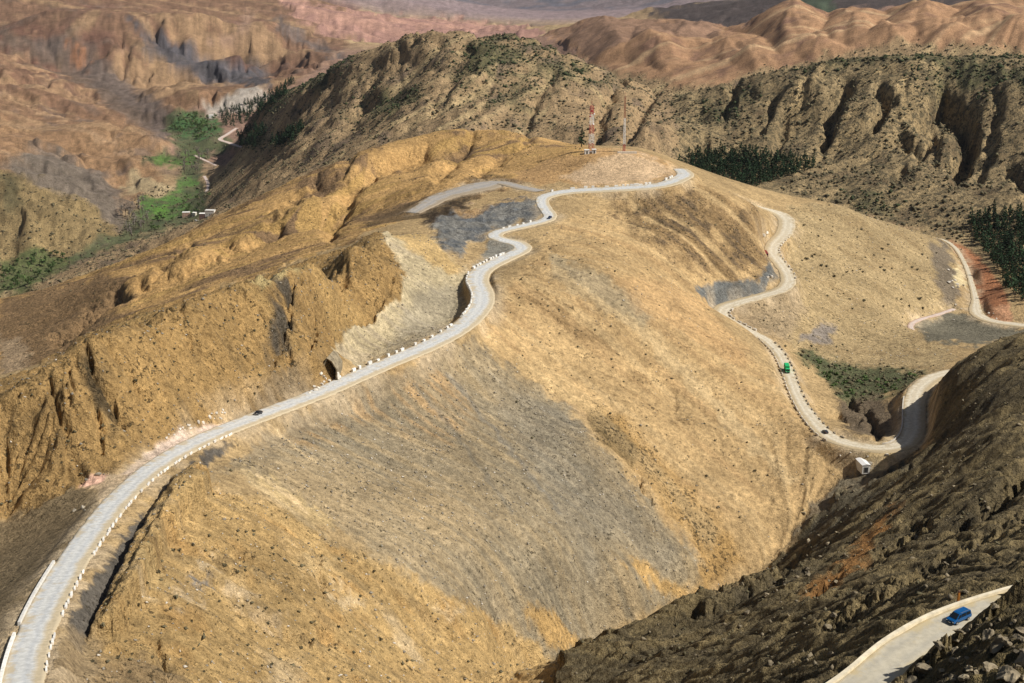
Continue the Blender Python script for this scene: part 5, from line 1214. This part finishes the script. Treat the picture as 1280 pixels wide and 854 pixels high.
woodB = stand([(1208,285),(1235,272),(1285,262),(1290,380),(1272,372),(1256,360),(1246,335),(1226,310)], 190, 1000, 4.0)
woodC = stand([(275,140),(300,134),(330,122),(365,100),(372,108),(330,140),(298,160),(280,158)], 110, 2300, 5) + stand([(295,172),(320,160),(335,165),(318,185),(300,184)], 50, 2300, 5) + stand([(338,178),(378,160),(380,172),(345,185)], 35, 2200, 5)
def scatter_stuff(name, pts_, meshes, mat, scale):
    """copies joined into one mesh"""
    V = []; F = []; o_ = 0
    for q in pts_:
        me = random.choice(meshes); s = scale * random.uniform(.8, 1.25); a = random.uniform(0, 6.3); ca, sa = math.cos(a)*s, math.sin(a)*s
        co = np.empty(len(me.vertices)*3, np.float32); me.vertices.foreach_get("co", co); co = co.reshape(-1, 3)
        V.append(np.stack([co[:,0]*ca - co[:,1]*sa + q.x, co[:,0]*sa + co[:,1]*ca + q.y, co[:,2]*s + q.z], 1)); F += [tuple(i + o_ for i in p.vertices) for p in me.polygons]; o_ += len(co)
    me = bpy.data.meshes.new(name); me.from_pydata(np.concatenate(V).tolist(), [], F); me.materials.append(mat)
    o = bpy.data.objects.new(name, me); COL.objects.link(o); o["kind"] = "stuff"; return o
for q in woodB[:170]: put_tree('pine_tree', random.choice(pines), q, random.choice([.8, 1.0, 1.2, 1.35, 1.5, 1.9]), 'dark green conifer in the wood at the right edge beside the orange earth', 'conifers in the wood at the right edge')
for q in woodA[:120]: put_tree('pine_tree', random.choice(pines), q, random.choice([.8, 1.0, 1.2, 1.35, 1.5, 1.9]), 'dark green conifer in the wood below the shrubby mountain behind the mast mound', 'conifers in the wood behind the mast mound')
rest = woodA[120:] + woodB[170:]
if rest: scatter_stuff('conifer_wood', rest, [p_[1] for p_ in pines], M_PINE, 1.45)
scatter_stuff('far_conifer_wood', woodC, [p_[1] for p_ in pines], M_PINE, 2.0)
q = from_px(727, 182, 1110); q = Vector((q[0], q[1], float(ground(q[0], q[1])) + CAMZ)); put_tree('pine_tree', pines[0], q, 1.75, 'single dark conifer left of the red and white banded mast', None)
def round_tree(seed, mat, tall=1.0):
    rr = random.Random(seed); tr = MB().bar((0,0,-.6), (0,0,2.2*tall), .22, 6, .14)
    for k in range(4):
        a = k * 1.6 + rr.random(); e_ = (math.cos(a)*1.1, math.sin(a)*1.1, 3.2*tall); tr.bar((0,0,1.6*tall), e_, .1, 4, .04)
    cr = MB()
    for k in range(7): leaf_mass(cr, rr, (rr.uniform(-1.2,1.2), rr.uniform(-1.2,1.2), (2.6 + rr.uniform(-.4,1.6))*tall), (1.1, 1.1, .9*tall), 13, .5)
    return tr.mesh('trunk', M_BARK), cr.mesh('crown', mat)
olives = [round_tree(s, M_GREEN) for s in (5, 6)]
poplars = [round_tree(s, M_BARE, 2.6) for s in (8, 9)]
for poly, n_, me_, s0, s1, lab, grp, tm in [
    ([(208,158),(245,144),(275,148),(270,168),(250,176),(230,170)], 55, olives, 1.8, 2.8, 'green orchard tree in the far green patch of the valley', 'trees of the far orchard', 2500),
    ([(0,335),(55,315),(90,325),(40,360),(0,368)], 45, olives, 1.5, 2.4, 'olive green tree on the valley floor at the left edge', 'trees on the valley floor at the left edge', 1800),
    ([(178,285),(240,240),(262,245),(262,262),(215,285),(185,292)], 26, olives, 1.3, 2.2, 'green tree beside the bright fields near the village', 'trees near the village', 1800),
    ([(150,262),(185,255),(192,280),(170,300),(150,300)], 24, poplars, 1.5, 2.2, 'bare grey poplar on the valley floor left of the bright fields', 'bare poplars left of the fields', 1800),
    ([(215,200),(262,190),(258,215),(225,225)], 18, poplars, 1.3, 1.9, 'bare grey tree beside the footpath in the valley', 'bare trees by the footpath', 2000)]:
    for q in stand(poly, n_, tm, 5): put_tree('valley_tree', random.choice(me_), q, random.uniform(s0, s1), lab, grp)

# ------------------------------------------------------------------ shrubs
def shrub_mesh(seed, mat, n_=26):
    rr = random.Random(seed); m = MB(); leaf_mass(m, rr, (0,0,.45), (.9,.9,.55), n_, .42); m.bar((0,0,-.3), (0,0,.5), .08, 3, .03); return m.mesh('shrub', mat)
shrubs = [shrub_mesh(s, M_LEAF) for s in (1,2,3)]; gshrubs = [shrub_mesh(s + 9, M_GREEN) for s in (1,2,3)]
ico_v = []; bm = bmesh.new(); bmesh.ops.create_icosphere(bm, subdivisions=1, radius=1.0); ico_v = np.array([v.co for v in bm.verts]); ico_f = np.array([[v.index for v in f.verts] for f in bm.faces]); bm.free()
area = (np.exp(2 * Q) * np.repeat(np.gradient(q_rows), NC) * np.tile(np.gradient(t_cols), NR))
vis = (PX > -80) & (PX < 1360) & (PY > -30) & (PY < 900) & (RD > 3)
def scatter(name, dens, n_, r0, r1, mat, flat=.75, jit=.35):
    w = np.clip(dens, 0, None) * area * vis; w = w / w.sum()
    idx = rng.choice(X.size, n_, p=w)
    x = X[idx] + rng.normal(0, 1, n_) * R[idx] * .0012; y = Y[idx] + rng.normal(0, 1, n_) * R[idx] * .002; z = ground(x, y) + CAMZ
    r = (r0 + (r1 - r0) * rng.random(n_) ** 2.2)
    V = ico_v[None] * (1 + jit * rng.normal(0, 1, (n_, len(ico_v), 1))) * r[:, None, None] * np.array([1, 1, flat]) * (1 + .25 * rng.normal(0, 1, (n_, 1, 3)))
    V[:, :, 2] += (r * flat * .55)[:, None]
    V += np.stack([x, y, z], 1)[:, None]
    F = (ico_f[None] + (np.arange(n_) * len(ico_v))[:, None, None]).reshape(-1, 3)
    me = bpy.data.meshes.new(name); V = V.reshape(-1, 3).astype(np.float32)
    me.vertices.add(len(V)); me.vertices.foreach_set("co", V.ravel()); me.loops.add(F.size); me.loops.foreach_set("vertex_index", F.ravel().astype(np.int32))
    me.polygons.add(len(F)); me.polygons.foreach_set("loop_start", np.arange(0, F.size, 3, dtype=np.int32)); me.update(calc_edges=True)
    me.materials.append(mat); o = bpy.data.objects.new(name, me); COL.objects.link(o); o["kind"] = "stuff"; return o
ico_full = (ico_v, ico_f)
bm = bmesh.new(); bmesh.ops.create_icosphere(bm, subdivisions=1, radius=1.0)
# an eight-sided solid is enough for shrubs of two or three pixels
ico_v = np.array([(1,0,0),(0,1,0),(-1,0,0),(0,-1,0),(0,0,1),(0,0,-.7)], float); ico_f = np.array([(0,1,4),(1,2,4),(2,3,4),(3,0,4),(1,0,5),(2,1,5),(3,2,5),(0,3,5)]); bm.free()
PXr, PYr = PX, PY
bare = np.clip(gold + mainh + scree + yel + spur + dark + mnd + spr + scoop + mine + pink + veryfar + tanh_, 0, 1)
shm = mid * (1 - bare) * (1 - farl) * (1 - vf) * (T < 2700)
scatter('mountain_scrub', shm * (.35 + smooth(-.4, .5, NM + .5 * N1)) * (1 + .6 * rightm), 30000, .9, 2.5, M_LEAF)
scatter('green_thicket', GREEN * (T > 1300) * (T < 3300), 4200, 1.2, 3.0, M_THICKET)
scatter('valley_scrub', farl * (T < 2700) * zone([(-20,205),(60,232),(120,262),(160,300),(60,345),(-20,380)], 1900, 2700, 5) + vf * .6, 700, 1.4, 3.2, M_LEAF)
scatter('hill_tufts', yel * 1.0 + spur * .9 + outc * 1.6 + mainh * .5 * (.3 + smooth(0, .6, N2 + N1)) + spr * .5 + scree * .12 + gold * .3 + dark * .8 * (1 - fore), 6000, .2, .75, M_LEAF)
scatter('loose_stones', scree * (.6 + .6 * smooth(-.3, .5, N2)) + .35 * yel + .25 * mainh * smooth(0, .6, N2) + .5 * spur + .5 * scoop, 7000, .16, .62, M_STONE_K, .7)
scatter('pale_stones', scree * .8 + .5 * yel + .15 * mainh + .2 * spur + .5 * spr, 3500, .14, .50, M_STONE_W, .7)
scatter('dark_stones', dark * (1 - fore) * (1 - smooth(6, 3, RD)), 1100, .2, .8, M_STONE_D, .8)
scatter('streamside_scrub', zone([(990,440),(1020,440),(1060,455),(1120,462),(1160,466),(1120,490),(1090,505),(1055,500),(1030,470)], 740, 880, 6, 2), 260, .5, 1.4, M_LEAF)
for poly, n_, tm, r0, r1, ms, lab, grp in [
    ([(120,790),(215,625),(300,640),(420,690),(600,780),(680,850),(110,850)], 48, 240, .35, .75, shrubs, 'dark dry shrub dotting the yellow rocky hill beside the trench', 'shrubs on the yellow rocky hill'),
    ([(620,340),(700,300),(860,420),(960,560),(980,640),(860,640),(720,480)], 28, 450, .35, .8, shrubs, 'dark dry shrub dotting the tan slope right of the grey road', 'shrubs on the tan slope'),
    ([(60,470),(200,400),(330,350),(490,300),(490,380),(400,460),(260,520),(60,600)], 70, 380, .35, .85, shrubs, 'dark shrub on the golden rocky spur left of the road', 'shrubs on the golden spur'),
    ([(1000,270),(1100,290),(1180,320),(1180,390),(1100,400),(1000,370)], 40, 820, .8, 1.5, shrubs, 'dark shrub on the rounded spur right of the gravel bends', 'shrubs on the rounded spur'),
    ([(1005,446),(1060,460),(1150,470),(1100,500),(1055,498)], 40, 740, 1.0, 1.9, gshrubs, 'green bush in the damp hollow inside the gravel loop', 'green bushes in the hollow')]:
    for q in stand(poly, n_, tm, 3):
        o = bpy.data.objects.new('shrub', random.choice(ms)); COL.objects.link(o); o.location = q; r = random.uniform(r0, r1); o.scale = (r, r * random.uniform(.8, 1.2), r); o.rotation_euler = (0, 0, random.uniform(0, 6.3)); tag(o, ('small ' if r < r0 + .35 * (r1 - r0) else ('large ' if r > r0 + .7 * (r1 - r0) else 'middling ')) + lab, 'shrub', grp)

# ------------------------------------------------------------------ air
zmin = float(Z.min()) + CAMZ - 1.0; zmax = max(float(Z.max()) + CAMZ, CAMZ) + 60
m = bpy.data.materials.new("haze_air"); m.use_nodes = True; nt = m.node_tree; nt.nodes.clear()
out = nt.nodes.new("ShaderNodeOutputMaterial"); pv = nt.nodes.new("ShaderNodeVolumePrincipled"); pv.inputs["Color"].default_value = (.86, .91, 1.0, 1); pv.inputs["Density"].default_value = 0.9e-5; pv.inputs["Anisotropy"].default_value = .2
nt.links.new(pv.outputs[0], out.inputs["Volume"])
o = MB().box(-16500, 16500, -16500, 16500, zmin, zmax).build('haze', m); o["kind"] = "stuff"
